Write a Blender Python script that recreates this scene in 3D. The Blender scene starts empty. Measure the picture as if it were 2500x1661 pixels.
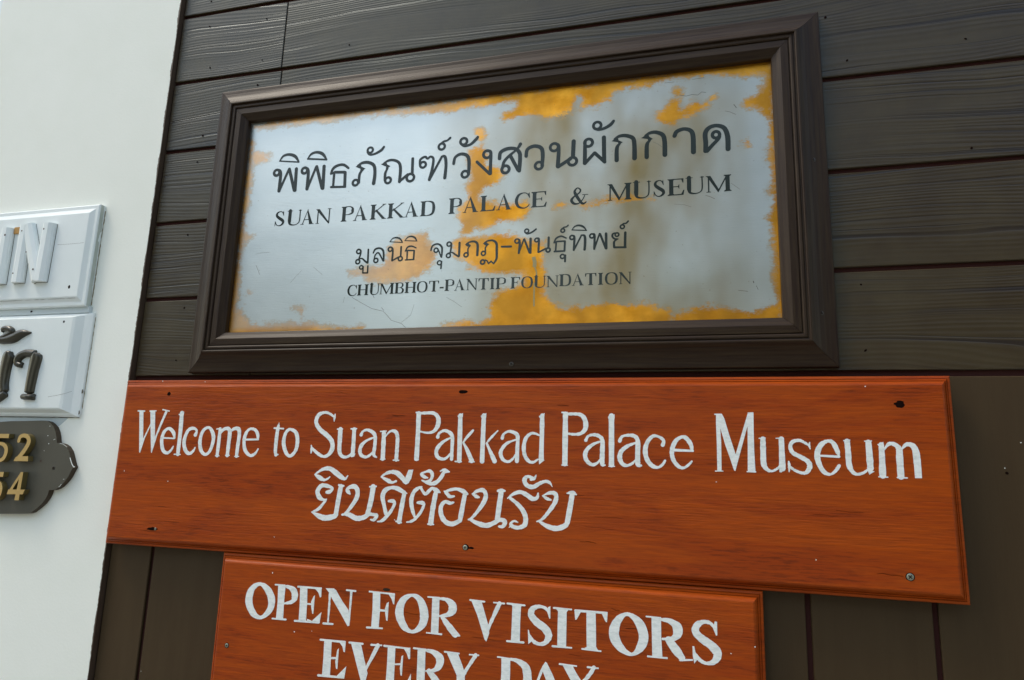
import bpy, bmesh, math, random
import numpy as np
from mathutils import Vector, Matrix
from mathutils.geometry import delaunay_2d_cdt
random.seed(7); rng = np.random.default_rng(7)
sc = bpy.context.scene

# ------------------------------------------------------------------ camera, sky, sun, exposure
# metres; the plank wall is the plane y = 0, the camera stands 1.4 m in front of it, x = right, z = up
cam_d = bpy.data.cameras.new('camera'); cam = bpy.data.objects.new('camera', cam_d); sc.collection.objects.link(cam)
cam_d.sensor_width = 36; cam_d.lens = 23.863; cam_d.clip_start = 0.02; cam_d.clip_end = 2000
right = Vector((0.96501365, 0.26041104, 0.03057347)); up_ = Vector((0.0200749, -0.18964226, 0.98164801)); back = Vector((0.26143, -0.94668997, -0.1882351))
m = Matrix((right, up_, back)).transposed().to_4x4(); m.translation = (0, -1.4, 0); cam.matrix_world = m
sc.camera = cam
world = bpy.data.worlds.new('World'); sc.world = world; world.use_nodes = True
SUN_EL, SUN_ROT = math.radians(58), math.radians(246)
wn = world.node_tree; wn.nodes.clear()
sky = wn.nodes.new('ShaderNodeTexSky'); sky.sky_type = 'NISHITA'; sky.sun_disc = False
sky.sun_elevation = SUN_EL; sky.sun_rotation = SUN_ROT; sky.air_density = 1.4; sky.dust_density = 1.2; sky.ozone_density = 0.5
bg = wn.nodes.new('ShaderNodeBackground'); bg.inputs[1].default_value = 0.15
wo = wn.nodes.new('ShaderNodeOutputWorld'); tint = wn.nodes.new('ShaderNodeMix'); tint.data_type = 'RGBA'; tint.blend_type = 'MULTIPLY'; tint.inputs[0].default_value = 1; tint.inputs[7].default_value = (1.0, .92, .80, 1)   # camera white balance
wn.links.new(sky.outputs[0], tint.inputs[6]); wn.links.new(tint.outputs[2], bg.inputs[0]); wn.links.new(bg.outputs[0], wo.inputs[0])
sl = bpy.data.lights.new('sun', 'SUN'); sl.energy = 0.75; sl.angle = math.radians(14); sl.color = (1.0, 0.93, 0.80)
sun = bpy.data.objects.new('sun', sl); sc.collection.objects.link(sun)
sd = Vector((math.sin(SUN_ROT)*math.cos(SUN_EL), math.cos(SUN_ROT)*math.cos(SUN_EL), math.sin(SUN_EL)))
sun.rotation_euler = sd.to_track_quat('Z', 'Y').to_euler(); sun.location = sd*20
sc.view_settings.view_transform = 'Standard'; sc.view_settings.look = 'None'; sc.view_settings.gamma = 1
sc.view_settings.use_curve_mapping = False; sc.view_settings.exposure = 1.08

# ------------------------------------------------------------------ traced shapes (0.1 mm, wall plane x, z, stroke width)
WELCOME = [
'p -13068,1122 -12951,1123 -12857,485 -12813,457 -12893,135 -12919,149|l -12834,471,35 -12685,830,35|p -12747,1124 -12606,1126 -12519,491 -12476,480 -12556,142 -12575,152 -12697,830|c -12504,491,48 -12400,809,59 -12287,1116,65|l -13110,1137,33 -12916,1131,33|l -12760,1134,33 -12588,1140,33|l -12388,1171,35 -12208,1138,35',
'c -12294,502,43 -11971,493,42|c -11959,506,53 -12007,632,95 -12146,725,74 -12272,645,85 -12315,446,96 -12245,219,90 -12123,150,74 -12021,207,63 -11966,304,37',
'c -11836,1095,106 -11814,647,111 -11810,126,89|p -11933,1062 -11774,1127 -11777,1047 -11876,1029|l -11911,124,31 -11743,123,31',
'c -11383,587,94 -11360,683,52 -11453,739,73 -11588,699,79 -11664,530,94 -11669,363,94 -11588,198,94 -11476,153,73 -11386,221,62 -11351,293,31',
'o -11006,750,67 -10898,614,93 -10875,449,92 -10935,224,77 -11050,140,72 -11174,226,88 -11235,419,93 -11210,628,83 -11123,739,73',
'c -10723,735,77 -10719,428,87 -10724,124,86|c -10708,617,36 -10624,725,72 -10501,743,87 -10449,657,97 -10448,434,96 -10451,135,91|c -10450,668,36 -10336,745,76 -10224,737,96 -10189,625,96 -10195,392,91 -10203,125,85|l -10815,729,26 -10697,747,26|l -10770,116,25 -10670,118,25|l -10498,134,25 -10396,136,25|l -10251,117,25 -10143,119,25',
'c -10018,500,45 -9675,511,45|c -9681,518,50 -9705,633,85 -9787,730,70 -9924,742,60 -10015,640,81 -10043,465,85 -9989,262,85 -9845,145,70 -9723,189,65 -9655,292,40',
'c -9181,826,64 -9192,734,84 -9201,526,89 -9200,275,83 -9176,173,73|c -9170,896,12 -9181,826,45|l -9282,774,40 -9047,763,39|c -9184,172,64 -9122,185,29',
'o -8856,750,64 -8718,683,88 -8659,513,92 -8679,297,82 -8795,164,73 -8910,213,83 -9002,416,98 -8998,599,83 -8944,714,74',
'c -7793,1043,43 -7914,1115,53 -8038,1137,63 -8182,1078,87 -8228,918,92 -8118,760,96 -7941,639,105 -7803,507,109 -7774,351,104 -7852,215,80 -7974,168,62 -8106,221,71 -8229,307,57 -8283,362,29|c -7770,1102,22 -7779,1030,53 -7783,939,14|c -8303,411,14 -8285,329,58 -8291,239,29',
'c -7612,768,105 -7606,555,104 -7597,310,94 -7542,201,80 -7440,168,61 -7339,205,56 -7259,284,61|c -7275,772,94 -7269,494,94 -7268,240,98|l -7683,773,33 -7562,775,33|l -7350,783,33 -7221,789,33|p -7316,228 -7202,253 -7226,186 -7299,167',
'c -7097,657,80 -7061,731,51 -6953,766,61 -6814,708,84 -6758,614,83 -6755,416,78 -6766,241,78 -6699,186,37|c -6782,609,32 -6959,533,60 -7069,432,84 -7102,321,84 -7065,223,79 -6956,182,60 -6862,221,55 -6783,302,37',
'c -6559,717,92 -6553,464,101 -6547,159,96|l -6640,737,32 -6512,746,32|c -6527,618,28 -6415,741,46 -6290,738,83 -6234,623,82 -6228,384,86 -6231,146,86|l -6597,143,32 -6499,150,32|l -6297,133,32 -6175,132,32',
'c -5772,1132,105 -5765,696,99 -5766,179,107|l -5833,1154,32 -5726,1155,32|l -5795,157,45 -5732,159,45|c -5749,1137,55 -5608,1145,64 -5432,1142,72 -5326,1049,94 -5318,898,103 -5399,767,76 -5537,726,54 -5726,751,41',
'c -5311,639,80 -5281,721,54 -5168,777,62 -5047,736,80 -4983,645,84 -4978,411,75 -4978,188,74|c -5001,640,31 -5179,545,62 -5295,425,80 -5328,318,80 -5283,217,79 -5160,184,62 -5071,228,53 -5002,315,35',
'c -4826,1097,93 -4817,711,101 -4807,161,100|p -4890,1092 -4769,1151 -4770,1065 -4872,1049|l -4898,142,26 -4758,142,26|c -4741,532,26 -4660,646,57 -4531,790,48|c -4734,534,44 -4644,386,74 -4535,168,104|l -4588,142,26 -4476,145,26',
'c -4306,1102,96 -4308,720,96 -4308,164,103|p -4375,1097 -4254,1156 -4255,1060 -4358,1054|c -4233,521,26 -4140,638,52 -3996,788,34|c -4223,532,43 -4129,345,73 -4039,171,98',
'c -3891,642,73 -3861,727,47 -3754,783,56 -3626,751,72 -3563,679,81 -3564,441,76 -3565,183,84|c -3574,623,30 -3785,540,60 -3894,413,77 -3913,309,77 -3854,203,72 -3744,168,55 -3649,233,46 -3608,306,30',
'c -3059,1113,89 -3057,740,96 -3060,227,104|p -3130,1102 -3011,1166 -3016,1072 -3116,1067|c -3108,710,25 -3190,744,51 -3286,746,59 -3387,651,76 -3428,485,80 -3403,304,76 -3314,188,67 -3218,172,54 -3130,229,33|p -3114,246 -2986,219 -3028,187 -3100,130',
'c -2578,1148,100 -2576,747,108 -2575,159,106|l -2650,1179,29 -2541,1176,29|c -2540,1149,58 -2331,1150,66 -2227,1110,87 -2168,998,95 -2172,855,94 -2264,762,66 -2409,744,54 -2530,758,41|l -2635,131,25 -2521,130,24',
'c -2156,632,73 -2109,714,49 -1997,742,61 -1890,714,73 -1827,628,81 -1828,398,92 -1826,179,88 -1774,153,32|c -1863,614,32 -2016,550,61 -2133,447,81 -2169,330,89 -2123,215,81 -2023,154,68 -1926,192,52 -1861,268,32',
'c -1650,1116,110 -1647,662,109 -1646,164,103|p -1719,1105 -1588,1151 -1587,1066 -1713,1064|l -1696,133,24 -1588,136,24',
'c -1486,629,72 -1440,715,52 -1320,743,60 -1195,726,75 -1136,631,87 -1139,394,98 -1134,188,90 -1072,164,39|c -1172,599,32 -1331,534,68 -1454,430,84 -1486,307,95 -1440,194,79 -1351,157,59 -1252,195,51 -1183,265,31',
'c -660,566,74 -643,650,66 -720,718,55 -837,736,63 -941,635,79 -992,476,90 -967,300,90 -871,172,86 -755,138,54 -668,195,50 -619,270,43',
'c -443,475,54 -101,467,46|c -114,472,50 -136,592,84 -220,707,81 -305,725,62 -418,645,77 -487,468,85 -465,293,81 -365,165,69 -267,145,53 -181,205,46 -123,268,38',
'p 342,1159 451,1174 412,950 424,641 417,104 340,101 343,601 338,988|l 320,1167,23 442,1168,23|p 380,1167 455,1168 494,1087 571,788 678,421 701,342 661,111 640,123 576,339 492,604 401,959|p 678,421 843,955 918,1193 967,1111 890,898 702,248 665,111 629,265|p 918,1187 1021,1198 1014,900 1010,501 1018,116 883,112 895,498 906,918|l 926,1199,19 1010,1204,19|l 308,100,22 438,104,22|l 872,106,22 1023,107,22',
'c 1171,716,92 1167,504,103 1168,260,99 1222,159,69 1301,130,47 1382,164,44 1455,227,44|c 1493,718,99 1492,474,102 1491,251,109 1494,176,94|l 1106,726,22 1211,732,22|l 1404,732,22 1526,738,22|p 1436,184 1552,182 1468,109 1436,115',
'c 1946,624,40 1862,678,51 1793,701,58 1689,675,65 1642,590,73 1677,478,76 1797,407,79 1924,327,82 1959,236,89 1905,130,68 1818,112,54 1698,158,50 1627,214,40|c 1978,667,18 1967,615,40 1981,545,11|c 1603,313,25 1610,232,51 1602,124,14',
'c 2145,430,46 2461,420,39|c 2458,427,35 2428,542,85 2364,675,75 2270,695,61 2158,615,89 2094,451,100 2123,268,89 2198,137,78 2299,103,46 2387,166,60 2452,262,53',
'c 2607,701,92 2613,500,95 2617,282,94 2665,160,73 2738,117,49 2840,144,45 2913,200,38|c 2956,686,98 2960,472,108 2961,228,107|l 2553,710,21 2652,721,21|l 2897,707,21 3008,712,21|p 2912,191 3027,176 2938,116',
'c 3162,657,76 3162,476,97 3151,108,110|p 3099,656 3198,700 3210,622 3126,611|l 3087,83,21 3232,81,20|c 3206,568,28 3287,665,59 3377,658,72 3442,582,99 3442,411,109 3441,100,112|l 3381,80,20 3540,78,20|c 3491,583,34 3565,660,68 3658,646,89 3707,543,109 3712,347,115|p 3661,417 3774,420 3771,81 3662,77',
]
WELCOME_THAI = [
'c -8152,-225,28 -8069,-168,47 -7949,-102,75 -7794,-89,99 -7642,-172,117 -7510,-256,102 -7408,-296,60 -7350,-229,28|c -8144,-230,33 -8032,-288,104 -7915,-335,61 -7834,-310,42 -7783,-269,33',
'c -7823,-594,70 -7750,-578,84 -7691,-511,56 -7815,-463,79 -7966,-461,94 -8050,-585,103 -7993,-709,103 -7888,-757,56 -7815,-741,23|c -7833,-762,51 -7983,-948,70 -8150,-1029,28|c -8138,-1031,33 -7955,-1109,106 -7803,-1138,124 -7609,-1097,110 -7552,-1051,92|c -7493,-460,106 -7530,-739,111 -7564,-1052,101|l -7545,-431,42 -7429,-449,42',
'c -7264,-610,37 -7312,-562,83 -7351,-526,55 -7271,-465,83 -7154,-454,101 -7086,-549,101 -7105,-700,100 -7230,-898,77 -7341,-1027,59 -7412,-1051,41|c -7369,-1043,46 -7247,-1044,95 -7072,-1110,108 -6905,-1085,99 -6790,-1017,85 -6695,-1014,63 -6603,-1035,85 -6658,-1122,63 -6735,-1120,31|c -6727,-439,113 -6754,-707,113 -6815,-1007,103|l -6806,-442,36 -6658,-430,36',
'c -6341,-722,54 -6247,-719,80 -6208,-770,71 -6276,-920,67 -6406,-1077,75 -6491,-1139,53 -6570,-1154,31|c -6389,-988,76 -6449,-801,89 -6492,-633,103 -6442,-504,99 -6304,-443,72 -6166,-455,89 -6026,-520,84 -5944,-548,31|c -6000,-561,89 -6037,-804,102 -6079,-1130,101|l -6151,-1127,31 -6026,-1150,31',
'c -6558,-225,23 -6448,-153,59 -6320,-115,77 -6188,-137,103 -6063,-235,103 -5969,-313,102 -5919,-220,102|p -5934,-61 -5824,-53 -5863,-250 -5984,-370 -6024,-298|c -6550,-229,32 -6390,-299,90 -6293,-334,49 -6205,-304,49',
'c -5687,-727,48 -5584,-727,83 -5542,-763,61 -5602,-911,65 -5720,-1057,65 -5820,-1117,48 -5907,-1132,26|c -5728,-1030,48 -5793,-877,83 -5831,-691,97 -5788,-522,84 -5700,-438,75 -5610,-399,26|c -5637,-415,57 -5528,-543,66 -5433,-466,74 -5374,-422,57 -5285,-461,100 -5197,-499,30|c -5295,-534,100 -5335,-795,108 -5369,-1122,112|l -5433,-1150,30 -5306,-1150,30',
'c -5494,-212,35 -5564,-194,75 -5637,-141,58 -5559,-96,44 -5445,-72,75 -5387,-150,75 -5423,-256,61 -5512,-297,62 -5618,-267,26|c -5571,-287,40 -5430,-330,75 -5294,-300,83 -5186,-186,79 -5123,-79,74 -5014,-75,31|c -5211,-65,31 -5121,-32,52 -5021,-76,31',
'c -4884,-566,39 -4980,-574,73 -5056,-504,74 -5107,-471,26|c -5091,-479,30 -4969,-439,60 -4835,-417,65 -4699,-454,90 -4598,-510,47|c -4655,-541,94 -4694,-788,102 -4732,-1034,98|c -4733,-1045,89 -4890,-1119,94 -5044,-1086,98 -5145,-952,103 -5161,-788,95 -5080,-685,78 -4967,-707,73 -4889,-690,34',
'c -4344,-565,38 -4402,-551,72 -4486,-503,38|c -4475,-503,34 -4389,-442,72 -4258,-423,85 -4199,-523,89 -4243,-667,93 -4371,-855,72 -4493,-993,55 -4553,-1016,30|c -4496,-1017,63 -4362,-1077,92 -4165,-1114,100 -3994,-1049,91 -3889,-990,83 -3774,-1019,87 -3820,-1115,70 -3901,-1119,37|c -3876,-439,105 -3909,-714,108 -3938,-987,104|c -3948,-424,46 -3877,-401,55 -3805,-418,46',
'c -3736,-561,25 -3623,-474,67 -3479,-428,79 -3350,-474,91 -3221,-549,90 -3127,-525,70 -3108,-436,29|c -3678,-559,58 -3536,-658,78 -3409,-792,94 -3352,-929,98 -3369,-1064,98 -3496,-1124,74 -3618,-1104,74 -3655,-1053,58 -3589,-1000,45 -3512,-1020,25|c -3687,-1128,16 -3629,-1081,53',
'c -3159,-84,21 -3193,-152,54 -3262,-174,54|c -3231,-139,62 -3328,-116,62 -3386,-158,87 -3388,-229,91 -3323,-302,83 -3202,-314,87 -3081,-243,74 -2956,-199,62 -2872,-228,57 -2822,-300,12',
'c -2848,-556,37 -2928,-533,65 -3013,-481,25|c -3013,-483,29 -2888,-426,57 -2785,-422,81 -2736,-486,89 -2774,-626,89 -2917,-830,69 -3023,-943,49 -3122,-987,24|c -3064,-984,49 -2917,-1062,89 -2730,-1101,100 -2568,-1048,100 -2503,-983,84|c -2418,-434,100 -2451,-652,108 -2508,-977,100|l -2516,-414,32 -2336,-431,32|c -2486,-401,40 -2418,-383,44 -2363,-402,36',
]
OPEN_LINES = [
'o -9267,-2600,70 -9063,-2706,148 -8945,-2898,170 -8967,-3108,146 -9157,-3280,69 -9362,-3213,138 -9502,-2982,177 -9458,-2724,145',
'p -8814,-2594 -8633,-2581 -8635,-2916 -8623,-3267 -8796,-3282 -8792,-2928|l -8885,-2588,32 -8658,-2583,32|l -8884,-3281,32 -8552,-3274,32|c -8669,-2600,46 -8529,-2620,82 -8414,-2691,141 -8389,-2814,145 -8449,-2906,82 -8619,-2952,41',
'p -8277,-2597 -8103,-2585 -8078,-2914 -8071,-3283 -8246,-3298 -8254,-2928|l -8323,-2590,45 -7779,-2587,45|p -7938,-2583 -7764,-2565 -7756,-2756 -7786,-2769 -7827,-2679|l -8090,-2919,40 -7930,-2919,40|p -7941,-2760 -7909,-2732 -7912,-3107 -7937,-3105 -7975,-2968 -7985,-2866|l -8336,-3281,45 -7764,-3264,44|p -7924,-3240 -7808,-3180 -7723,-3057 -7750,-3281|p -8042,-3281 -8048,-3220 -7948,-3242',
'p -7666,-2574 -7473,-2565 -7401,-2617 -7510,-2752 -7584,-2651|c -7558,-2669,49 -7553,-2935,44 -7553,-3250,39|l -7662,-3275,35 -7439,-3271,35|p -7568,-2588 -7428,-2588 -7267,-2791 -7097,-2970 -7057,-3249 -7094,-3286 -7268,-3055 -7509,-2758|c -7064,-2592,53 -7066,-2917,44 -7070,-3260,35|l -7173,-2576,35 -6968,-2581,35',
'p -6571,-2580 -6402,-2584 -6385,-2904 -6391,-3262 -6559,-3266 -6555,-2917|l -6647,-2566,39 -6091,-2577,38|p -6229,-2571 -6073,-2570 -6077,-2776 -6101,-2772 -6142,-2675|l -6400,-2915,39 -6228,-2911,38|p -6243,-2763 -6199,-2735 -6203,-3103 -6233,-3100 -6266,-2954 -6277,-2875|l -6658,-3269,34 -6313,-3259,34',
'o -5694,-2568,63 -5509,-2657,138 -5409,-2905,187 -5447,-3122,149 -5639,-3265,67 -5835,-3175,138 -5953,-2929,182 -5890,-2686,140',
'p -5253,-2569 -5098,-2567 -5089,-2898 -5087,-3256 -5245,-3251 -5247,-2911|l -5346,-2575,29 -5103,-2571,29|l -5335,-3258,29 -5015,-3259,29|c -5102,-2587,42 -4947,-2598,79 -4822,-2686,164 -4817,-2799,164 -4915,-2884,90 -5084,-2921,33|c -5017,-2941,74 -4855,-3111,126 -4730,-3234,126|p -4808,-3193 -4679,-3191 -4618,-3253 -4632,-3268 -4739,-3273',
'p -4421,-2574 -4205,-2577 -4043,-3023 -4025,-3154 -4078,-3309 -4117,-3275 -4288,-2833|l -4449,-2566,29 -4143,-2576,28|c -3836,-2587,88 -3945,-2824,76 -4041,-3060,52 -4083,-3291,20|l -3950,-2576,30 -3736,-2579,30',
'p -3571,-2576 -3395,-2576 -3406,-2912 -3404,-3267 -3580,-3274 -3575,-2926|l -3678,-2571,28 -3321,-2581,28|l -3663,-3264,31 -3324,-3260,31|p -3624,-2561 -3354,-2565 -3414,-2630 -3559,-2622',
'c -2852,-2651,43 -2928,-2592,58 -3047,-2579,63 -3164,-2633,114 -3191,-2744,125 -3080,-2866,140 -2920,-2964,151 -2837,-3087,142 -2895,-3217,92 -3010,-3259,62 -3132,-3220,70 -3212,-3120,39|p -2860,-2577 -2814,-2555 -2809,-2778 -2829,-2789 -2879,-2653|p -3249,-3021 -3229,-3024 -3169,-3227 -3232,-3279',
'p -2662,-2590 -2493,-2586 -2494,-2909 -2496,-3258 -2666,-3264 -2666,-2924|l -2749,-2581,31 -2403,-2584,31|l -2761,-3273,31 -2393,-3270,30|p -2713,-2584 -2443,-2576 -2498,-2642 -2662,-2636',
'l -2324,-2596,46 -1738,-2593,45|p -2344,-2592 -2206,-2590 -2298,-2755 -2326,-2763|p -1834,-2588 -1709,-2573 -1721,-2756 -1745,-2755|p -2113,-2583 -1937,-2588 -1929,-2916 -1923,-3277 -2101,-3272 -2110,-2931|l -2190,-3269,30 -1838,-3278,30|p -2149,-3253 -1888,-3265 -1927,-3205 -2091,-3221',
'o -1345,-2580,63 -1137,-2704,151 -1045,-2929,183 -1096,-3129,153 -1261,-3279,62 -1478,-3173,144 -1592,-2959,193 -1526,-2718,145',
'p -899,-2594 -726,-2598 -724,-2936 -706,-3286 -889,-3295 -894,-2951|l -992,-2595,28 -735,-2595,27|l -967,-3285,36 -629,-3283,36|c -726,-2625,47 -569,-2639,87 -442,-2726,166 -435,-2849,165 -522,-2939,83 -702,-2961,36|c -592,-2968,126 -475,-3116,161 -360,-3253,117|l -396,-3295,32 -180,-3271,32',
'c 216,-2696,46 152,-2617,60 31,-2603,71 -84,-2672,118 -113,-2785,128 -11,-2890,141 164,-2999,154 264,-3125,150 202,-3260,98 69,-3304,59 -51,-3255,67 -138,-3145,39|p 228,-2576 268,-2586 266,-2813 243,-2819 193,-2698|p -172,-3036 -140,-3036 -94,-3263 -145,-3328 -168,-3200',
'p -7605,-3607 -7432,-3612 -7421,-3949 -7413,-4293 -7596,-4292 -7595,-3965|l -7696,-3599,39 -7126,-3596,39|p -7268,-3597 -7109,-3578 -7114,-3791 -7146,-3784 -7177,-3688|l -7427,-3933,35 -7287,-3920,34|p -7289,-3758 -7256,-3727 -7256,-4130 -7287,-4123 -7316,-3988|l -7686,-4291,43 -7103,-4277,42|p -7257,-4257 -7145,-4197 -7059,-4055 -7086,-4293',
'p -6991,-3592 -6764,-3595 -6615,-4027 -6572,-4139 -6614,-4337 -6693,-4345|l -7033,-3595,32 -6718,-3593,32|c -6384,-3595,89 -6493,-3821,72 -6612,-4066,50 -6660,-4322,63|l -6536,-3594,34 -6303,-3584,34',
'p -6162,-3585 -5994,-3589 -5987,-3927 -5984,-4290 -6162,-4309 -6155,-3943|l -6248,-3587,34 -5685,-3589,33|p -5819,-3586 -5669,-3569 -5662,-3780 -5695,-3787 -5735,-3691|l -5999,-3913,33 -5844,-3897,33|p -5849,-3750 -5815,-3723 -5818,-4111 -5848,-4105 -5872,-3973|p -5787,-4251 -5701,-4204 -5625,-4050 -5617,-4309 -5793,-4327',
'p -5509,-3564 -5342,-3567 -5333,-3863 -5324,-4278 -5497,-4296 -5503,-3879|l -5598,-3572,31 -5343,-3573,31|c -5343,-3586,41 -5177,-3607,94 -5035,-3701,162 -5034,-3833,149 -5137,-3938,73 -5309,-3970,32|c -5244,-3968,101 -5094,-4122,141 -4991,-4243,132',
'p -4892,-3583 -4655,-3585 -4554,-3786 -4494,-3930 -4486,-4189 -4655,-4207 -4661,-3984|l -4935,-3577,30 -4632,-3583,30|c -4288,-3582,79 -4396,-3752,67 -4525,-3952,79|l -4410,-3581,32 -4229,-3577,32',
'p -3762,-3570 -3583,-3571 -3578,-3838 -3583,-4130 -3766,-4150 -3754,-3855|l -3839,-3568,27 -3560,-3578,27|c -3591,-3585,43 -3447,-3600,81 -3286,-3689,146 -3237,-3840,168 -3231,-4057,171',
'p -2912,-3598 -2889,-3563 -2859,-3584 -2739,-3789 -2637,-3994 -2804,-4012 -2845,-3944 -2939,-3737|c -2898,-3597,30 -2978,-3777,49 -3072,-4040,49',
'p -2566,-3577 -2369,-3581 -2290,-3708 -2201,-3824 -2190,-3982 -2344,-3999 -2385,-3861|l -2617,-3578,30 -2295,-3583,30|c -1963,-3577,74 -2039,-3700,67 -2210,-3914,74|l -2084,-3580,30 -1886,-3582,30',
]
PLATE_THAI_TOP = [
'r -10172,7222,78,75|c -10181,7301,64 -10094,7271,81 -10055,7178,86 -10052,6929,92 -10053,6723,97|l -10049,6715,68 -9823,7295,69|l -9816,7289,86 -9617,6701,85|l -9615,7276,91 -9594,6699,90',
'c -10117,7534,35 -10032,7658,64 -9873,7689,75 -9689,7624,86 -9565,7465,46|l -10123,7535,41 -9561,7454,40',
'r -9376,7208,76,74|c -9383,7283,62 -9296,7247,79 -9263,7148,85 -9257,6916,90 -9257,6712,95|l -9254,6704,67 -9052,7285,68|l -9040,7284,84 -8836,6690,83|l -8833,7275,90 -8813,6688,89',
'c -9314,7524,34 -9224,7639,63 -9068,7671,74 -8904,7608,85 -8781,7451,45|l -9314,7518,51 -8780,7445,50',
'c -8152,7163,61 -8278,7256,72 -8405,7268,72 -8528,7225,78 -8592,7155,72 -8625,7050,50|l -8621,7063,67 -8515,7080,66|l -8516,7086,78 -8247,7064,77|l -8232,7055,83 -8215,6692,82|l -8588,6702,61 -8200,6677,60|l -8533,7028,66 -8533,6713,66',
'r -7930,6761,73,65|c -7839,6753,71 -7832,6979,71 -7750,7091,54|p -7959,7178 -7832,7246 -7798,7168 -7688,7110 -7756,7065 -7829,7045 -7821,7111|c -7911,7205,33 -7778,7263,76 -7612,7258,82 -7462,7158,87 -7424,6942,86 -7439,6700,97',
'r -7596,7581,71,60|c -7667,7540,55 -7606,7466,55 -7477,7467,60 -7306,7544,76 -7235,7628,65',
'p -7278,7173 -7148,7248 -7116,7165 -7025,7107 -7082,7070 -7146,7023 -7138,7107|c -7225,7189,32 -7095,7256,64 -6947,7255,70 -6807,7176,75 -6756,7013,80 -6761,6686,79|c -7094,7057,48 -7148,6943,70 -7146,6759,69|r -7064,6747,75,64|l -6767,6687,69 -6560,6851,68|r -6486,6766,95,68|l -6453,7248,74 -6442,6854,74',
'r -6179,7064,73,63|c -6258,7072,58 -6253,7202,63 -6138,7264,63 -6070,7211,58 -5994,7255,58 -5920,7183,63 -5941,6912,73 -5995,6671,78|l -5987,6676,62 -5708,7228,62|c -5715,7228,57 -5630,7215,78 -5593,7009,77 -5607,6681,82',
'r -5726,7485,78,63|c -5788,7528,42 -5689,7604,57 -5592,7628,52 -5522,7684,63',
'c -5402,7017,72 -5371,7174,72 -5235,7246,77 -5080,7192,87 -5023,7032,87 -5023,6713,76|r -5109,6729,81,66',
'r -5178,7559,83,67|c -5258,7515,52 -5155,7442,67 -5004,7468,67 -4882,7572,82 -4834,7632,67',
'r -4586,7177,91,71|c -4589,7259,61 -4511,7238,76 -4495,7135,81 -4494,6906,80 -4495,6691,90|l -4510,6685,70 -4828,7009,71',
'c -4282,7038,85 -4262,7188,90 -4113,7262,90 -3929,7251,85 -3812,7143,94 -3792,6965,94 -3804,6696,93|c -3904,7228,40 -3840,7272,65 -3794,7349,84|r -4132,6759,89,74|c -4204,6791,70 -4171,6951,75 -4058,7079,70 -3915,7192,55|l -4021,7076,84 -3833,6719,84',
'c -3650,7039,84 -3625,7200,84 -3471,7265,88 -3307,7206,93 -3263,7039,93 -3273,6762,78|r -3347,6778,87,68',
'r -3001,7192,92,68|c -3003,7282,58 -2912,7240,73 -2896,7127,82 -2902,6904,91 -2910,6720,96|l -2903,6707,82 -2626,6873,81|l -2558,7291,96 -2569,6946,96|r -2579,6810,95,71',
'r -2222,7219,90,71|c -2285,7287,57 -2302,7190,76 -2300,6993,90 -2302,6737,90|l -2297,6729,76 -2087,6960,75|l -2080,6959,80 -1859,6726,79|l -1880,7313,94 -1871,6744,93',
'r -2030,7613,86,67|c -2103,7552,48 -2000,7508,62 -1852,7537,71 -1727,7609,80 -1666,7684,66',
'p -1710,7202 -1580,7298 -1557,7211 -1463,7152 -1512,7128 -1557,7101 -1568,7163|c -1647,7245,42 -1546,7302,70 -1400,7304,84 -1245,7226,93 -1212,7054,97 -1209,6753,106|c -1523,7129,42 -1591,7032,84 -1597,6742,97',
'p -1064,7207 -913,7312 -892,7225 -814,7164 -871,7134 -915,7107 -925,7173|c -980,7259,41 -880,7309,69 -749,7314,83 -608,7236,96 -567,7083,100 -564,6769,104|c -875,7139,41 -942,7038,87 -950,6752,96',
'c -356,7185,91 -306,7282,91 -155,7326,81 -17,7268,94 29,7127,103 30,6773,107',
'r 499,7120,75,71|c 734,6773,105 732,7064,105 665,7259,97 521,7329,84 374,7303,89 283,7183,102 286,6947,102 278,6772,97|c 570,7128,66 555,7036,75 427,6897,79 309,6769,88',
]
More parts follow.
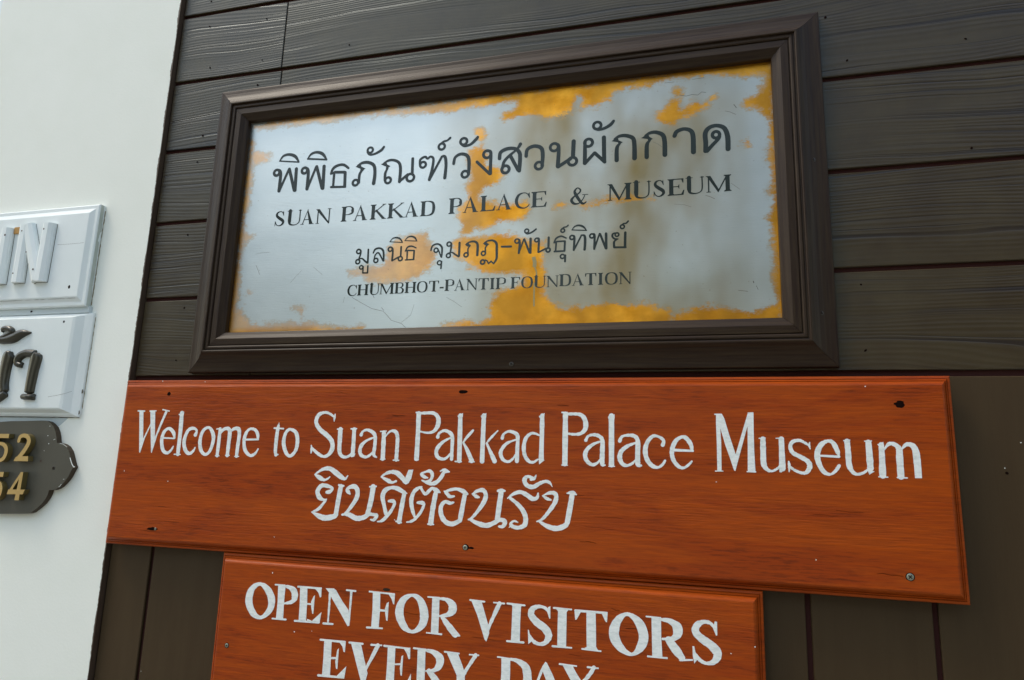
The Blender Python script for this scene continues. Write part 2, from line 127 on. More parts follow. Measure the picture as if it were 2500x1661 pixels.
PLATE_THAI_LOW = [
'r -7700,4996,52,42|c -7704,5044,37 -7645,5016,42 -7650,4909,42 -7688,4785,42|r -7703,4742,52,42|c -7742,4782,37 -7610,4818,37 -7525,4756,47 -7454,4702,47|l -7448,5030,47 -7441,4701,47',
'r -7601,4598,44,36|l -7551,4613,39 -7551,4470,39|l -7550,4458,36 -7427,4454,36|l -7430,4625,39 -7427,4457,39',
'c -7313,4936,36 -7267,5027,47 -7149,5045,47 -7056,4964,52 -7034,4730,46|r -7233,4748,52,41|c -7280,4775,36 -7256,4887,36 -7172,4928,41 -7047,4725,36',
'r -6883,5005,51,41|c -6887,5055,36 -6827,5027,41 -6813,4938,46 -6817,4726,46|l -6816,4718,38 -6661,4800,38|l -6607,5047,46 -6605,4814,46|r -6611,4760,51,41',
'c -6901,5190,21 -6836,5267,31 -6745,5281,41 -6652,5250,46 -6586,5163,26|l -6907,5190,23 -6580,5153,23',
'c -6228,4999,30 -6341,5048,41 -6443,5029,41 -6489,4945,31|l -6494,4940,36 -6438,4949,36|l -6438,4949,38 -6283,4940,38|l -6272,4935,43 -6275,4729,43|l -6480,4720,35 -6269,4722,35|l -6445,4937,38 -6442,4731,38',
'c -6518,5197,20 -6458,5268,31 -6369,5288,41 -6277,5252,46 -6220,5166,25|l -6523,5194,23 -6215,5166,23',
'c -5854,4921,40 -5817,5030,40 -5693,5062,45 -5596,4992,50 -5579,4868,45 -5587,4741,40|r -5727,4914,50,40|c -5686,4943,35 -5650,4872,35 -5598,4747,35',
'r -5630,4609,49,35|l -5579,4636,42 -5586,4473,42',
'r -5416,5043,50,40|c -5411,5092,30 -5359,5057,40 -5362,4954,45 -5380,4820,39|r -5419,4769,49,39|c -5454,4812,30 -5344,4843,35 -5241,4776,44 -5170,4733,44|l -5163,5060,54 -5161,4747,54',
'r -4994,4763,49,39|c -4946,4779,39 -4952,4906,34 -4906,4971,29|p -5030,5008 -4946,5056 -4927,5016 -4882,4984 -4918,4965 -4966,4955|c -4994,5030,25 -4910,5066,39 -4800,5067,49 -4728,4990,58 -4725,4743,58',
'r -4581,4776,48,39|c -4533,4785,34 -4538,4906,34 -4492,4971,29|p -4602,5007 -4520,5057 -4501,5015 -4444,4983 -4487,4961 -4535,4954|c -4567,5029,24 -4484,5065,39 -4363,5065,48 -4281,4987,58 -4270,4818,58 -4268,4639,53 -4331,4523,38|l -4336,4523,36 -4393,4581,36 -4451,4529,36 -4489,4596,36 -4531,4617,36|r -4592,4572,48,43',
'l -4154,4908,48 -3939,4900,48',
'r -3806,5019,48,38|c -3803,5066,33 -3750,5039,43 -3742,4931,52 -3755,4737,52|l -3755,4737,35 -3649,5050,36|l -3637,5049,47 -3512,4733,47|l -3494,5054,57 -3493,4732,56',
'r -3588,5240,45,38|c -3632,5211,29 -3566,5173,38 -3454,5212,43 -3374,5271,38',
'r -3356,5015,42,38|c -3352,5062,28 -3306,5043,42 -3303,4952,47 -3312,4736,47|l -3307,4728,40 -3143,4806,40|l -3084,5057,51 -3086,4833,51|r -3092,4770,46,42',
'c -2694,5019,32 -2804,5068,42 -2913,5028,42 -2962,4927,33|l -2957,4932,37 -2894,4951,37|l -2894,4951,39 -2734,4953,39|l -2720,4948,46 -2726,4735,46|l -2949,4727,42 -2726,4726,41|l -2912,4934,39 -2924,4737,39',
'r -2769,4605,46,37|l -2706,4625,46 -2711,4488,46',
'r -2772,5198,42,37|c -2803,5229,28 -2751,5268,33 -2689,5280,33 -2653,5313,32',
'r -2565,5025,46,41|c -2561,5072,32 -2514,5045,46 -2512,4928,51 -2521,4737,50|l -2516,4737,39 -2356,5063,39|c -2356,5066,32 -2289,5043,55 -2274,4914,59 -2285,4733,55',
'c -2568,5197,18 -2512,5268,32 -2422,5293,42 -2320,5255,46 -2245,5164,18|l -2568,5197,25 -2245,5166,25',
'r -2128,5032,46,41|c -2124,5079,32 -2072,5059,45 -2069,4924,50 -2074,4735,50|l -2074,4735,38 -1962,5073,39|l -1950,5063,50 -1828,4737,49|l -1822,5066,59 -1817,4734,58',
'r -1588,5028,40,36|c -1620,5070,27 -1675,5050,41 -1686,4993,45 -1642,4940,40 -1566,4928,27|c -1577,4929,31 -1646,4875,45 -1648,4761,54|l -1648,4745,45 -1403,4735,44|l -1411,5063,56 -1418,4738,56',
'r -1474,5199,43,36|c -1500,5230,27 -1450,5266,31 -1392,5274,36 -1348,5317,36',
]
DIGITS = [
'c -16713,350,98 -16685,448,94 -16571,489,98 -16434,444,109 -16380,325,120 -16455,153,116 -16575,-11,116 -16685,-116,97|p -16587,-6 -16581,-33 -16324,-27 -16306,-152 -16776,-160 -16720,-57',
'p -17629,516 -17060,519 -17063,412 -17490,408|p -17628,510 -17502,512 -17485,235 -17603,250|c -17481,269,71 -17253,265,87 -17101,174,106 -17073,20,106 -17144,-119,98 -17273,-148,82 -17445,-92,79',
'p -17590,-453 -17028,-439 -17034,-561 -17427,-570|p -17589,-456 -17465,-452 -17433,-740 -17549,-727|c -17441,-707,70 -17193,-702,89 -17068,-778,104 -17041,-928,104 -17107,-1082,96 -17281,-1105,77',
'p -16485,-426 -16398,-423 -16400,-1117 -16541,-1117|c -16461,-469,69 -16604,-695,73 -16733,-914,80|p -16788,-865 -16257,-849 -16303,-967 -16817,-983',
]
RAISED = [
'c -16598,2619,140 -16607,2536,350 -16638,2185,325 -16652,1877,300 -16657,1592,276|c -16828,1480,161 -16463,1471,160|c -16672,2599,210 -16967,2624,212 -17184,2523,224 -17201,2356,188 -17044,2303,141',
'c -17536,2664,215 -17564,2549,381 -17593,2193,355 -17567,1840,306 -17490,1613,258|c -17428,1572,210 -17591,1469,211 -17724,1345,141',
'c -17929,3214,73 -17893,3299,146 -17702,3294,169 -17574,3205,144 -17768,3103,145 -17895,3063,145|c -18018,3002,194 -17771,2997,217 -17487,3055,288 -17240,3155,239 -16939,3180,33',
]
SCALLOP = '-17613,832 -17272,854 -16707,867 -16262,882 -16151,880 -16037,862 -15927,812 -15810,718 -15731,600 -15679,481 -15634,328 -15535,320 -15444,298 -15325,241 -15218,134 -15153,18 -15099,-97 -15048,-196 -15003,-264 -15058,-362 -15117,-497 -15184,-590 -15255,-666 -15344,-752 -15441,-805 -15521,-833 -15652,-844 -15670,-946 -15714,-1047 -15816,-1183 -15926,-1278 -16021,-1340 -16115,-1410 -16218,-1438 -16653,-1461 -17094,-1479'
BRASS_WEAR = [
'-11127,8591 -10039,8671 -8864,8705 -6621,8606 -6611,8442 -7711,8502 -8846,8507 -9876,8538 -10929,8483',
'-6623,8634 -2820,8690 -837,8682 -839,8458 -1423,8459 -1696,8393 -1741,8173 -1878,8190 -2108,8067 -2340,8094 -2437,8334 -2484,8365 -2621,8052 -2809,8023 -3045,7949 -3285,7964 -3528,8056 -3771,8033 -4014,7971 -4188,8004 -4243,8166 -3902,8307 -3929,8415 -4527,8409 -4985,8437 -5549,8371 -6045,8336 -6343,8451 -6610,8429',
'-1651,8665 1723,8793 1666,6353 1512,6458 1570,6931 1563,7278 1488,7426 1354,7629 1070,7710 1075,7852 1367,8005 1539,8244 1544,8363 1382,8432 1073,8426 338,8524 -309,8537 -750,8446 -1197,8454 -1650,8412',
'1481,6689 1550,6682 1543,6229 1516,5783 1553,5469 1463,5168 1546,4791 1533,4468 1574,4039 1523,3724 1570,3475 1575,3117 1722,3030 1784,3609 1679,6669',
'1615,2943 1772,4241 1596,4251 1518,3737 1563,3422 1399,3343 1084,3268 479,3403 183,3442 -92,3336 -480,3216 -535,3321 -758,3357 -870,3450 -1125,3488 -1528,3503 -1702,3539 -2054,3491 -2621,3464 -2893,3474 -2986,3554 -3113,3744 -3119,4025 -3124,4245 -3192,4501 -3535,4455 -3681,4049 -4214,3834 -4352,3665 -4370,3287 -4575,3199 -4933,3241 -5650,3069 -5643,2942 -1904,2975',
'-4907,7824 -4756,7834 -4649,7666 -4769,7524 -4611,7328 -4570,6915 -4320,6842 -4191,6654 -4307,6464 -4547,6334 -4687,6146 -4708,6048 -4362,5971 -3640,5940 -3540,5762 -3699,5531 -4174,5442 -4511,5416 -4653,5304 -4608,5398 -4852,5390 -4894,5221 -5119,5285 -5127,5458 -5209,5612 -5220,5837 -5081,6077 -5045,6376 -4979,6572 -5064,7348 -4764,7420',
'-5311,5149 -5139,5188 -4648,5181 -4287,5255 -3999,5237 -3734,5100 -3543,4992 -3171,4993 -3209,4619 -3132,4265 -3119,3647 -4301,3690 -4167,3891 -3887,3949 -3657,4056 -3475,4164 -3663,4267 -4015,4283 -4612,4312 -4956,4424 -4762,4439 -4965,4617 -5241,4729 -5301,4952',
'-5826,5380 -5949,5313 -5941,5163 -5804,4981 -5669,4826 -5782,4587 -5972,4401 -6143,4287 -6596,4185 -6989,4251 -7380,4219 -7522,4350 -7871,4366 -7936,4495 -7670,4533 -7358,4618 -7019,4676 -6915,5046 -6666,5233 -6258,5333',
'-2956,5766 -2773,5848 -2543,5782 -2315,5765 -2090,5843 -1867,5896 -1534,5870 -1315,5911 -1097,5812 -860,5793 -989,5780 -1424,5755 -1755,5769 -2202,5709 -2634,5765 -2887,5773',
'-11054,8237 -10953,8169 -10922,7512 -10905,6865 -10923,6258 -10914,5441 -10937,4772 -10922,3933 -11160,3942 -11064,6545',
'-10969,7914 -10762,7836 -10412,7689 -10488,7555 -10725,7522 -10961,7459',
'-10993,5716 -10650,5600 -10839,5436 -10993,5472',
'-11155,2978 -11143,4278 -10950,4402 -10961,4008 -10945,3643 -10766,3740 -10690,3480 -10471,3345 -10033,3282 -9473,3330 -8973,3329 -8778,3298 -8492,3155 -7403,3163 -7385,2945',
'-368,8213 -291,8289 -206,8192 -293,8117',
'-780,7615 -690,7775 -470,7920 -403,8082 -209,7985 -233,7818 -60,7894 157,8013 239,7882 496,8019 322,7800 64,7639 -108,7586 -237,7577 -368,7448 -541,7443 -671,7554',
'1044,6871 1127,6943 1205,6854 1122,6782',
'-10655,4153 -10479,4146 -10499,4068 -10618,4086',
'-9343,3692 -9034,3657 -9061,3381 -9112,3333 -9163,3560',
]
SERIF_TEXT = [  # letter, left, right, baseline, cap height (0.1 mm)
('S',-10095,-9802,5785,386),('U',-9746,-9341,5780,384),('A',-9348,-8985,5775,381),('N',-8939,-8522,5769,379),
('P',-8248,-7903,5777,383),('A',-7919,-7542,5776,381),('K',-7472,-7055,5774,378),('K',-7017,-6589,5772,375),('A',-6583,-6230,5770,373),('D',-6180,-5799,5768,370),
('P',-5472,-5140,5774,381),('A',-5128,-4748,5776,379),('L',-4700,-4341,5779,376),('A',-4317,-3955,5781,374),('C',-3891,-3527,5783,371),('E',-3504,-3152,5785,368),
('&',-2629,-2220,5788,382),
('M',-1795,-1275,5811,381),('U',-1253,-864,5816,378),('S',-821,-564,5820,375),('E',-517,-176,5823,373),('U',-148,236,5827,370),('M',268,778,5832,367),
('C',-7922,-7667,3910,264),('H',-7658,-7369,3913,263),('U',-7348,-7089,3916,262),('M',-7086,-6719,3919,261),('B',-6704,-6473,3922,259),('H',-6451,-6165,3924,258),('O',-6157,-5882,3927,257),('T',-5853,-5612,3930,256),('-',-5591,-5495,3932,255),
('P',-5473,-5236,3934,266),('A',-5242,-4986,3933,265),('N',-4956,-4690,3931,264),('T',-4669,-4430,3930,262),('I',-4418,-4271,3929,261),('P',-4264,-4023,3927,260),
('F',-3922,-3702,3927,259),('O',-3685,-3410,3926,258),('U',-3396,-3129,3925,256),('N',-3113,-2846,3924,255),
('D',-2830,-2563,3935,265),('A',-2556,-2289,3933,264),('T',-2267,-2025,3932,263),('I',-2007,-1862,3930,262),('O',-1848,-1562,3929,261),('N',-1545,-1281,3927,259),
]
SCRATCHES = [
([(-7790,3875),(-7526,3730),(-7252,3585),(-6961,3515),(-6851,3414),(-6740,3291),(-6480,3211),(-6372,3113)],0.0008),
([(-10498,4803),(-10423,4667),(-10360,4551)],0.0008),
([(-8883,4669),(-8734,4559),(-8620,4464)],0.0006),
([(-6192,3646),(-6264,3397),(-6481,3235)],0.0005),
([(-9477,4298),(-9338,4459),(-9184,4607)],0.0005),
([(-10546,5089),(-10358,5113),(-10154,5115)],0.0005),
([(-7007,3602),(-6936,3526)],0.0009),
([(-5415,3786),(-5213,3672),(-5037,3547)],0.0006),
([(-7251,3917),(-7206,3836)],0.001),
([(-8006,3747),(-7979,3895)],0.0005),
([(37,8472),(166,8479),(290,8482)],0.0007),
([(-558,8466),(-354,8462)],0.0006),
([(877,7781),(930,7692)],0.0014),
([(696,7648),(799,7612),(915,7540)],0.0007),
([(-806,7086),(-719,7042),(-612,6947)],0.0006),
([(-239,8135),(-99,8093),(30,8114),(148,8087),(224,8150),(319,8126)],0.001),
([(256,5777),(358,5731),(439,5683)],0.0008),
([(845,3697),(1029,3666)],0.0008),
([(-383,5629),(-184,5602),(-39,5541)],0.0005),
([(1134,3879),(1146,3835)],0.0016),
([(1188,3780),(1224,3694)],0.0008),
([(773,6003),(941,5853)],0.0006),
([(-3417,4630),(-3386,4511),(-3388,4394)],0.0085),
([(-3384,4394),(-3344,4298),(-3337,4205)],0.0032),
([(-3383,4036),(-3385,3754),(-3379,3505)],0.0035),
([(-3189,4770),(-3084,4701)],0.0005),
]
PLATE_CHIPS = [
([(-15148,-28),(-15102,-114),(-15048,-196),(-14989,-257)],0.0022),
([(-14989,-257),(-14953,-246)],0.002),
([(-15361,-756),(-15318,-722),(-15294,-684)],0.0012),
([(-15264,-564),(-15223,-558)],0.0008),
([(-15756,398),(-15702,421)],0.001),
([(-15958,746),(-15928,741)],0.001),
([(-15534,318),(-15422,295),(-15290,230)],0.0009),
]

# ------------------------------------------------------------------ helpers
def link(name, me, mats, parent=None):
    o = bpy.data.objects.new(name, me); sc.collection.objects.link(o)
    for mt in (mats if isinstance(mats, (list, tuple)) else [mats]):
        if mt and mt.name not in [x.name for x in me.materials if x]: me.materials.append(mt)
    if parent: o.parent = parent
    return o
def tag(o, label, cat, group=None):
    o['label'] = label; o['category'] = cat
    if group: o['group'] = group
    return o
def empty(name, loc, label, cat, group=None):
    o = bpy.data.objects.new(name, None); sc.collection.objects.link(o); o.location = loc; o.empty_display_size = .05
    return tag(o, label, cat, group)
def mesh(name, v, f, smooth=False):
    me = bpy.data.meshes.new(name); me.from_pydata([tuple(a) for a in v], [], f); me.update()
    if smooth:
        for p in me.polygons: p.use_smooth = True
    return me
def box(x0, x1, z0, z1, h0, h1, ch=0.0):
    """box standing on the wall from h0 (back) to h1 (front), chamfered front edge"""
    def ring(i, h): return [(x0+i, -h, z0+i), (x1-i, -h, z0+i), (x1-i, -h, z1-i), (x0+i, -h, z1-i)]
    rings = [ring(0, h0), ring(0, h1-ch)] + ([ring(ch, h1)] if ch else [])
    return loft(rings, True)
def loft(rings, cap=True, capback=True):
    v = [p for r in rings for p in r]; n = len(rings[0]); f = []
    for a in range(len(rings)-1):
        for i in range(n):
            j = (i+1) % n; f.append((a*n+i, a*n+j, (a+1)*n+j, (a+1)*n+i))
    if cap: f.append(tuple((len(rings)-1)*n+i for i in range(n)))
    if capback: f.append(tuple(reversed(range(n))))
    return v, f
def moulded(x0, x1, z0, z1, prof):
    """rectangular board with an edge moulding: prof = [(inset, height)...] from the outer back edge inwards"""
    return loft([[(x0+i, -h, z0+i), (x1-i, -h, z0+i), (x1-i, -h, z1-i), (x0+i, -h, z1-i)] for i, h in prof])

# ---- drawn shapes: strokes and polygons in tenths of a millimetre on the wall plane
def smooth_pts(p, closed, sub=5):
    n = len(p); out = []
    if n < 3 and not closed: return p
    rngi = range(n if closed else n-1)
    for i in rngi:
        if closed: a, b, c, d = p[(i-1) % n], p[i], p[(i+1) % n], p[(i+2) % n]
        else: a, b, c, d = p[max(i-1, 0)], p[i], p[i+1], p[min(i+2, n-1)]
        for s in range(sub):
            t = s/sub
            out.append(tuple(0.5*((2*b[k])+(-a[k]+c[k])*t+(2*a[k]-5*b[k]+4*c[k]-d[k])*t*t+(-a[k]+3*b[k]-3*c[k]+d[k])*t**3) for k in range(3)))
    if not closed: out.append(p[-1])
    return out
def quads(pts, closed, wob, cap=True):
    """pts (x, z, width) -> convex polygons covering the stroke"""
    n = len(pts); L = []; polys = []
    for i in range(n):
        a = pts[(i-1) % n] if (closed or i > 0) else pts[i]; b = pts[(i+1) % n] if (closed or i < n-1) else pts[i]
        dx, dz = b[0]-a[0], b[1]-a[1]; l = math.hypot(dx, dz) or 1
        w = max(pts[i][2]*0.5 + random.uniform(-wob, wob), pts[i][2]*.2)
        nx, nz = -dz/l*w, dx/l*w
        L.append(((pts[i][0]+nx, pts[i][1]+nz), (pts[i][0]-nx, pts[i][1]-nz)))
    for i in range(n if closed else n-1):
        j = (i+1) % n; polys.append([L[i][0], L[j][0], L[j][1], L[i][1]])
    if cap and not closed:
        for e, s in ((0, 1), (n-1, -1)):
            c = pts[e]; q = pts[e+s]; ang = math.atan2(c[1]-q[1], c[0]-q[0]); w = c[2]*0.5
            polys.append([(c[0]+w*math.cos(ang+t*math.pi/6), c[1]+w*math.sin(ang+t*math.pi/6)) for t in range(-3, 4)])
    return polys
def parse(s, wob=0.0):
    polys = []
    for el in s.split('|'):
        t = el.split(); k = t[0]; pts = [tuple(float(c) for c in q.split(',')) for q in t[1:]]
        if k == 'p': polys.append([(a[0], a[1]) for a in pts])
        elif k == 'r':
            cx, cz, r, w = pts[0]
            polys += quads([(cx+r*math.cos(i*math.tau/18), cz+r*math.sin(i*math.tau/18), w) for i in range(18)], True, wob)
        elif k == 'l':
            for a, b in zip(pts, pts[1:]): polys += quads([a, b], False, wob)
        else:
            polys += quads(smooth_pts(pts, k == 'o'), k == 'o', wob)
    return polys
def shape_mesh(name, polys, h0, h1):
    """union of the polygons, raised from h0 to h1"""
    co, faces = [], []
    parts = []
    for p in polys:
        if len(p) == 4: parts += [[p[0], p[1], p[2]], [p[0], p[2], p[3]]]
        else: parts.append(p)
    for p in parts:
        ar = sum(a[0]*b_[1]-b_[0]*a[1] for a, b_ in zip(p, p[1:]+p[:1]))
        if abs(ar) < 1e-3: continue
        if ar < 0: p = p[::-1]
        b = len(co); co += [Vector((a[0], a[1])) for a in p]; faces.append(list(range(b, b+len(p))))
    v, e, f, vo, eo, fo = delaunay_2d_cdt(co, [], faces, 0, 1e-3)
    tri = []
    for t, o in zip(f, fo):
        if not o: continue
        a, b, c = (v[i] for i in t)
        ar = (b.x-a.x)*(c.y-a.y)-(b.y-a.y)*(c.x-a.x)
        if abs(ar) < 1e-6: continue
        tri.append(tuple(t) if ar > 0 else tuple(reversed(t)))
    used = sorted({i for t in tri for i in t}); ix = {a: i for i, a in enumerate(used)}; n = len(used)
    V = [(v[a].x*1e-4, -h1, v[a].y*1e-4) for a in used] + [(v[a].x*1e-4, -h0, v[a].y*1e-4) for a in used]
    ed = {}
    for t in tri:
        for a, b in ((t[0], t[1]), (t[1], t[2]), (t[2], t[0])): ed[(a, b)] = 1
    F = [tuple(ix[a] for a in t) for t in tri]
    F += [(ix[a], ix[a]+n, ix[b]+n, ix[b]) for (a, b) in ed if (b, a) not in ed]
    return mesh(name, V, F)

# ---- a bold book serif alphabet, unit = cap height
def serif_polys(ch, x0, x1, base, H):
    w = (x1-x0)/H; T, t, s = .235, .078, .05; P = []; q = lambda *a: P.append(list(a))
    def stem(x, W=T, top=1, bot=1, e=.085):
        q((x-W/2, 0), (x+W/2, 0), (x+W/2, 1), (x-W/2, 1))
        if bot: q((x-W/2-e, 0), (x+W/2+e, 0), (x+W/2+e, s*.7), (x+W/2, s*2), (x-W/2, s*2), (x-W/2-e, s*.7))
        if top: q((x-W/2-e, 1), (x-W/2-e, 1-s*.7), (x-W/2, 1-s*2), (x+W/2, 1-s*2), (x+W/2+e, 1-s*.7), (x+W/2+e, 1))
    def foot(x, a=.09, b=.09): q((x-a, 0), (x+b, 0), (x+b, s*.8), (x-a, s*.8))
    def head(x, a=.09, b=.09): q((x-a, 1), (x-a, 1-s*.8), (x+b, 1-s*.8), (x+b, 1))
    def bar(a, b, W): P.extend(quads([(a[0], a[1], W), (b[0], b[1], W)], False, 0, False))
    def crv(pts, closed=False): P.extend(quads(smooth_pts(pts, closed, 4), closed, 0))
    E = .085; xs = T/2+E
    if ch == 'S':
        crv([(w*.83, .74, .05), (w*.7, .93, .06), (w*.48, .98, .06), (w*.22, .88, .13), (w*.2, .7, .17), (w*.45, .53, .2), (w*.78, .36, .2), (w*.85, .2, .16), (w*.68, .06, .1), (w*.45, .02, .055), (w*.22, .1, .06), (w*.1, .3, .04)])
        q((w*.83, 1.02), (w*.76, .93), (w*.84, .68), (w*.88, .68)); q((w*.05, -.03), (w*.12, .12), (w*.1, .34), (w*.05, .34))
    elif ch in 'CO&':
        if ch == 'O': crv([(w*.5, .99, .05), (w*.8, .86, .15), (w-T*.5, .5, .2), (w*.8, .14, .15), (w*.5, .01, .05), (w*.2, .14, .15), (T*.5, .5, .2), (w*.2, .86, .15)], True)
        elif ch == 'C':
            crv([(w*.93, .7, .04), (w*.8, .92, .06), (w*.56, .99, .06), (w*.25, .86, .15), (T*.5, .5, .2), (w*.25, .14, .16), (w*.58, .01, .07), (w*.82, .08, .06), (w*.95, .24, .04)])
            q((w*.95, 1.0), (w*.86, .92), (w*.93, .64), (w*.98, .64))
        else:
            crv([(w*.9, .1, .06), (w*.75, .0, .12), (w*.6, .12, .16), (w*.35, .55, .19), (w*.27, .8, .14), (w*.42, .99, .07), (w*.58, .86, .1), (w*.52, .68, .09), (w*.25, .48, .1), (w*.1, .25, .17), (w*.25, .04, .14), (w*.5, .04, .07), (w*.7, .25, .06), (w*.82, .5, .05)])
            q((w*.68, .57), (w*1.0, .57), (w*1.0, .53), (w*.68, .53))
    elif ch == 'U':
        crv([(xs, 1, T), (xs, .6, T), (xs, .3, T), (xs+.06, .08, .13), (w*.52, .015, .07), (w*.76, .08, .06), (w-.12, .3, t), (w-.12, 1, t)])
        head(xs, xs-.01, xs); head(w-.12, .11, .12)
    elif ch == 'A':
        q((w*.5-.02, 1.04), (w*.5-.06, .9), (w*.8-T*.55, .0), (w*.8+T*.55, 0)); q((w*.5+.02, 1.04), (w*.5-.03, .98), (w*.12-.02, 0), (w*.12+.045, 0))
        q((w*.25, .3), (w*.25, .35), (w*.7, .35), (w*.7, .3)); foot(w*.14, .13, .1); foot(w*.8, .17, .19)
    elif ch == 'N':
        bar((.15, 0), (.15, 1), t); q((.0, 1), (.24, 1), (w-.11, .06), (w-.11, -.03), (w-.16, -.03), (.12, .84)); bar((w-.13, -.02), (w-.13, 1), t)
        foot(.15, .13, .12); head(w-.13, .13, .13); head(.1, .1, .08)
    elif ch == 'P':
        stem(xs); crv([(xs, .975, .05), (w*.65, .975, .06), (w-.13, .86, .13), (w-T*.5, .7, .19), (w-.13, .55, .14), (w*.6, .455, .06), (xs, .45, .045)])
    elif ch == 'B':
        stem(xs); crv([(xs, .975, .05), (w*.62, .975, .06), (w-.16, .88, .12), (w-.13, .74, .17), (w-.2, .6, .11), (w*.55, .53, .05), (xs, .525, .045)])
        crv([(w*.5, .53, .045), (w*.7, .5, .08), (w-.1, .38, .16), (w-.09, .22, .19), (w-.18, .06, .12), (w*.6, .022, .06), (xs, .022, .045)])
    elif ch == 'D':
        stem(xs); crv([(xs, .975, .05), (w*.5, .975, .06), (w*.8, .86, .15), (w-T*.5, .5, .2), (w*.8, .14, .15), (w*.5, .025, .06), (xs, .025, .05)])
    elif ch == 'K':
        stem(xs); bar((xs+.06, .45), (w-.14, .98), .06); q((xs+T/2, .6), (xs+T/2+.12, .66), (w-.0, 0), (w-.25, 0)); foot(w-.12, .16, .14); head(w-.15, .13, .11)
    elif ch == 'L':
        stem(xs); q((xs, 0), (w-.06, 0), (w, .3), (w-.05, .3), (w-.16, .07), (xs, .05))
    elif ch in 'EF':
        stem(xs); q((xs, 1), (w-.03, 1), (w-.03, .74), (w-.08, .74), (w-.15, .94), (xs, .95)); q((xs, .545), (w*.68, .545), (w*.68, .495), (xs, .495)); q((w*.62, .53), (w*.71, .68), (w*.71, .36), (w*.62, .51))
        if ch == 'E': q((xs, 0), (w-.04, 0), (w+.02, .3), (w-.04, .3), (w-.16, .07), (xs, .05))
    elif ch == 'M':
        bar((.15, 0), (.15, 1), t); q((.02, 1), (.26, 1), (w*.5+.05, .08), (w*.47, -.02), (.13, .86)); bar((w*.47, .0), (w-xs-.03, .97), t)
        stem(w-xs, top=1); foot(.15, .13, .12); q((.0, 1), (.2, 1), (.2, 1-s*.8), (0, 1-s*.8))
    elif ch == 'T':
        stem(w/2, top=0); q((.02, 1), (w-.02, 1), (w-.02, .94), (.02, .94)); q((.0, 1), (.0, .72), (.05, .72), (.12, .93), (.12, 1)); q((w, 1), (w-.12, 1), (w-.12, .93), (w-.05, .72), (w, .72))
    elif ch == 'I': stem(w/2)
    elif ch == 'H':
        stem(xs); stem(w-xs); q((xs, .54), (w-xs, .54), (w-xs, .48), (xs, .48))
    elif ch == '-': q((0, .26), (w, .26), (w, .4), (0, .4))
    sh = .0
    return [[(x0+a[0]*H+sh*a[1], base+a[1]*H) for a in p] for p in P]

# ------------------------------------------------------------------ materials
def mat(name, base=(.5,.5,.5), rough=.5, metal=0, spec=.5):
    mt = bpy.data.materials.new(name); mt.use_nodes = True; nt = mt.node_tree; b = nt.nodes['Principled BSDF']
    b.inputs['Base Color'].default_value = (*base, 1); b.inputs['Roughness'].default_value = rough; b.inputs['Metallic'].default_value = metal
    b.inputs['Specular IOR Level'].default_value = spec
    return mt, nt, b
def N(nt, typ, **kw):
    n = nt.nodes.new(typ)
    for k, v in kw.items():
        if k in n.inputs: n.inputs[k].default_value = v
        else: setattr(n, k, v)
    return n
def L(nt, a, b): nt.links.new(a, b)
def coords(nt, scale=(1,1,1), rnd=True, space='Object'):
    tc = N(nt, 'ShaderNodeTexCoord'); mp = N(nt, 'ShaderNodeMapping'); mp.inputs['Scale'].default_value = scale
    if rnd:
        oi = N(nt, 'ShaderNodeObjectInfo'); mul = N(nt, 'ShaderNodeMath', operation='MULTIPLY'); mul.inputs[1].default_value = 37.0
        L(nt, oi.outputs['Random'], mul.inputs[0]); ad = N(nt, 'ShaderNodeVectorMath', operation='ADD')
        L(nt, tc.outputs[space], ad.inputs[0]); L(nt, mul.outputs[0], ad.inputs[1]); L(nt, ad.outputs[0], mp.inputs[0])
    else: L(nt, tc.outputs[space], mp.inputs[0])
    return mp.outputs[0]
def ramp(nt, fac, stops):
    r = N(nt, 'ShaderNodeValToRGB'); e = r.color_ramp.elements
    while len(e) < len(stops): e.new(.5)
    for el, (p, c) in zip(e, stops): el.position = p; el.color = (*c, 1) if len(c) == 3 else c
    L(nt, fac, r.inputs[0]); return r.outputs[0]
def noise(nt, vec, scale, detail=4, rough=.55, dist=0):
    n = N(nt, 'ShaderNodeTexNoise'); n.inputs['Scale'].default_value = scale; n.inputs['Detail'].default_value = detail
    n.inputs['Roughness'].default_value = rough; n.inputs['Distortion'].default_value = dist; L(nt, vec, n.inputs['Vector']); return n.outputs['Fac']
def math_(nt, op, a, b=None, c=None, clamp=False):
    n = N(nt, 'ShaderNodeMath', operation=op); n.use_clamp = clamp
    for i, v in enumerate((a, b, c)):
        if v is None: continue
        if isinstance(v, (int, float)): n.inputs[i].default_value = v
        else: L(nt, v, n.inputs[i])
    return n.outputs[0]
def mixc(nt, fac, a, b, blend='MIX'):
    n = N(nt, 'ShaderNodeMix', data_type='RGBA', blend_type=blend)
    for i, v in ((0, fac), (6, a), (7, b)):
        if isinstance(v, (int, float)): n.inputs[i].default_value = v
        elif isinstance(v, tuple): n.inputs[i].default_value = (*v, 1)
        else: L(nt, v, n.inputs[i])
    return n.outputs[2]
def bump(nt, b, height, dist, strength=1.0):
    n = N(nt, 'ShaderNodeBump'); n.inputs['Distance'].default_value = dist; n.inputs['Strength'].default_value = strength
    L(nt, height, n.inputs['Height']); L(nt, n.outputs[0], b.inputs['Normal'])

